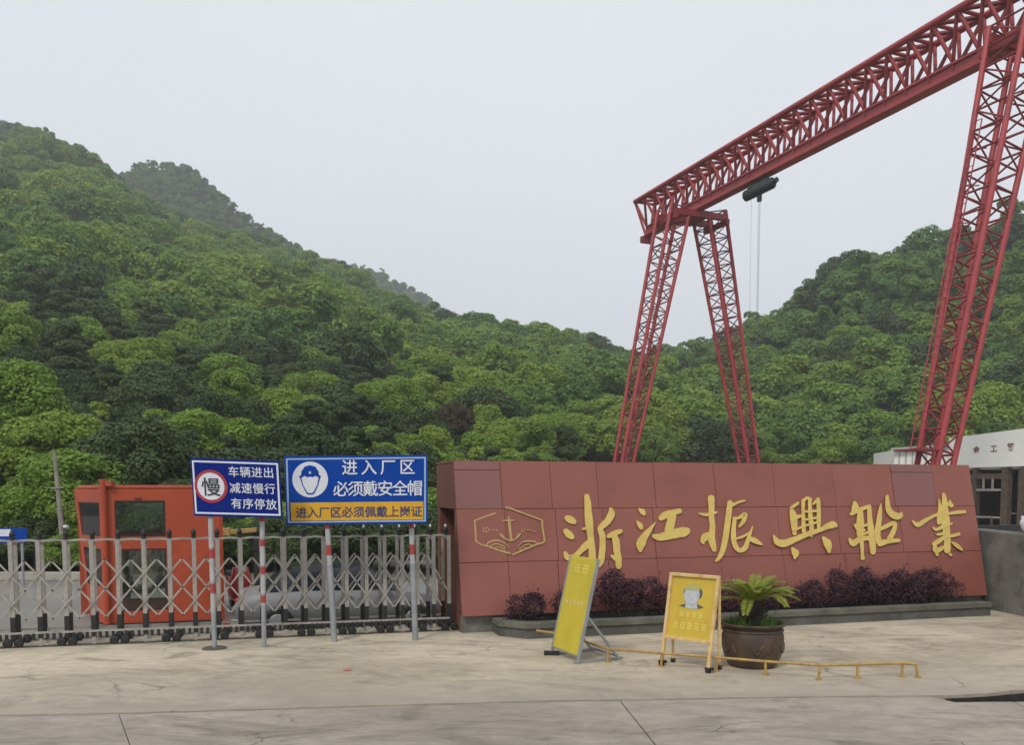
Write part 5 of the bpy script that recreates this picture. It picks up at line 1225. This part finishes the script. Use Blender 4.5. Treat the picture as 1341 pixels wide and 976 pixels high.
for k in range(60):
    a = k * 2.4; z = .02 + .3 * (k / 60); r_ = .125 + .01 * math.sin(z * 9)
    if k % 2 == 0: MB().bar(V((r_ * math.cos(a), r_ * math.sin(a), z)), V(((r_ + .035) * math.cos(a), (r_ + .035) * math.sin(a), z + .04)), .03, .02).build('leaf_base', cytrunk, o)
def frond(a, elev, ln, seed):
    r_ = random.Random(seed); vs = []; N = 46; p = V((.05 * math.cos(a), .05 * math.sin(a), .33)); pts = [p]; e_ = elev
    bend = r_.uniform(1.05, 1.4)
    for i in range(N):
        t = i / N; e_ = elev - bend * t ** 1.25; p = p + V((math.cos(a) * math.cos(e_), math.sin(a) * math.cos(e_), math.sin(e_))) * (ln / N); pts.append(p)
    for i in range(4, N):
        p = pts[i]; d = (pts[i + 1] - pts[i - 1]).normalized(); sd = V((-math.sin(a), math.cos(a), 0)); up = sd.cross(d) * -1
        if up.z < 0: up = -up
        L_ = .1 * min(1, .35 + i / N * 3) * (1 - .55 * max(0, (i / N - .7) / .3))
        for s in (-1, 1):
            tip = p + (sd * s * .82 + d * .5 + up * (.22 + r_.uniform(-.08, .08))) * L_; w = d * .0085
            vs += [p - w, (p + tip) / 2 + w, tip, (p + tip) / 2 - w * 1.3]
    me = quads_mesh('frond', np.array([tuple(q) for q in vs]), frondm); o = link('frond', me, None, cyc)
    MB().tube(pts[::3], [max(.002, .008 - .0004 * k) for k in range(len(pts[::3]))], 5).build('frond_rib', frondm, o)
for k in range(22):
    ring_ = k % 3; frond(k * 2.399 + .3, math.radians((68, 48, 30)[ring_] + random.uniform(-6, 6)), (.46, .56, .6)[ring_] * random.uniform(.9, 1.08), k)
gv = []
r_ = np.random.default_rng(5)
for k in range(900):
    a = r_.uniform(0, 6.28); q_ = .15 + .18 * math.sqrt(r_.uniform(0, 1)); h = r_.uniform(.05, .17) * (1.6 if r_.random() < .12 else 1); b = V((q_ * math.cos(a), q_ * math.sin(a), -.0)); l = V((r_.normal() * .05, r_.normal() * .05, h)); w = V((math.cos(a * 3), math.sin(a * 3), 0)) * .006
    gv += [b - w, b + w, b + l * .6 + w, b + l]
o = link('pot_grass', quads_mesh('pot_grass', np.array([tuple(q) for q in gv]), grassm), None, None, PC + V((0, 0, .455))); tag(o, 'green weeds and grass filling the top of the pot', 'grass', None, 'stuff')
# purple shrubs in the planter: centre px, top row, width px
def bush(px, top, wpx, lab, depth_off=.4, seed=0):
    t = (px - 690) / (1299 - 690); basep = gnd(px, lerp(838, 807, t)) + WK * depth_off; basep.z = .15
    hgt_ = max(.2, dep(px, top, basep.y).z - .15); wd = wpx / FPX * basep.y; r_ = np.random.default_rng(seed + 900)
    k = max(8, int(wd * 15)); C_, R_ = [], []
    for i in range(k):
        u = r_.uniform(-.5, .5); hh = hgt_ * r_.uniform(.3, .84) * (1 - .9 * abs(u) ** 2.2); C_.append((u * wd * .88, r_.uniform(-.1, .12), hh)); R_.append(r_.uniform(.12, .19) * min(1.1, hgt_ / .4))
    vs = leaf_cloud(C_, R_, .95, int(7000 * wd * max(.6, hgt_ / .5)) + 1500, .019, seed, .5, .15, (.3, 1.15), .5, -.9)
    # sprigs standing out of the outline
    sv = []
    for i in range(int(14 + wd * 26)):
        c = C_[r_.integers(k)]; d = V((r_.normal() * .5, r_.normal() * .4 - .1, 1)).normalized(); L_ = r_.uniform(.1, .24)
        for j in range(9):
            p = V(c) + d * (.09 + L_ * j / 8); tdir = V((r_.normal(), r_.normal(), r_.normal() + .5)).normalized(); sd = tdir.cross(d).normalized(); s = .02
            sv += [p, p + tdir * s + sd * s * .45, p + tdir * s * 2, p + tdir * s - sd * s * .45]
    vs = np.concatenate([vs, np.array([tuple(q) for q in sv])])
    e = empty('purple_shrub', basep, math.atan2(WU.y, WU.x)); tag(e, lab, 'shrub', 'purple shrubs along the sign wall')
    link('foliage', quads_mesh('foliage', vs, leaf_purple), None, e)
    tb = MB()
    for i in range(min(k, 7)): tb.tube([(C_[i][0] * .4, C_[i][1] * .4, -.05), (C_[i][0] * .8, C_[i][1], C_[i][2] * .5), C_[i]], [.012, .009, .004], 5)
    tb.build('stem', trunkm, e)
for i, (px, top, w_, lab) in enumerate(((703, 780, 46, 'low purple shrub at the left end of the planter below the emblem'), (772, 768, 62, 'purple shrub behind the leaning lemon yellow board'),
        (838, 743, 78, 'tallest rounded purple shrub between the two yellow boards'), (905, 765, 70, 'purple shrub behind the framed notice stand'), (962, 772, 60, 'purple shrub behind the left side of the potted palm'),
        (1022, 766, 50, 'purple shrub behind the right side of the potted palm'), (1074, 764, 56, 'small purple shrub standing alone right of the potted palm'), (1136, 744, 84, 'left bush of the long purple hedge below the last characters'),
        (1192, 748, 84, 'middle bush of the long purple hedge below the last characters'), (1244, 748, 80, 'right bush of the long purple hedge below the last characters'))):
    bush(px, top, w_, lab, seed=i)
# litter on the apron and a mast on the right hill
lp = gnd(454, 879); o = MB().add([lp + V((-.05, -.02, .006)), lp + V((.05, -.03, .01)), lp + V((.06, .03, .02)), lp + V((-.03, .04, .012)), lp + V((0, 0, .035))], [(0, 1, 4), (1, 2, 4), (2, 3, 4), (3, 0, 4), (3, 2, 1, 0)]).build('litter', mat('red_wrapper', (.5, .12, .1), (.4, .1, .08), 9, .5)); tag(o, 'crumpled red scrap lying on the concrete apron', 'litter')
mp = dep(1062, 367, 178); mbase = V((mp.x, mp.y, mp.z - 7)); mast = MB().tube([mbase, mp], [.2, .12], 6).build('mast', darkin); tag(mast, 'thin dark mast rising above the trees on the right hill', 'mast')

# ================================================================== HAZE
mb = MB().box((0, 380, 100 - 2.0), (2440, 1700, 200)); hz_ = mb.build('haze', None); hm = bpy.data.materials.new('haze'); hm.use_nodes = True
hn = hm.node_tree; hn.nodes.clear(); ho = hn.nodes.new('ShaderNodeOutputMaterial'); pv = hn.nodes.new('ShaderNodeVolumePrincipled')
pv.inputs['Color'].default_value = (.93, .95, .98, 1); pv.inputs['Density'].default_value = .00068; pv.inputs['Anisotropy'].default_value = .2
hn.links.new(pv.outputs[0], ho.inputs['Volume']); hz_.data.materials.append(hm); tag(hz_, 'pale even haze filling the air over the whole place', 'haze', None, 'stuff')
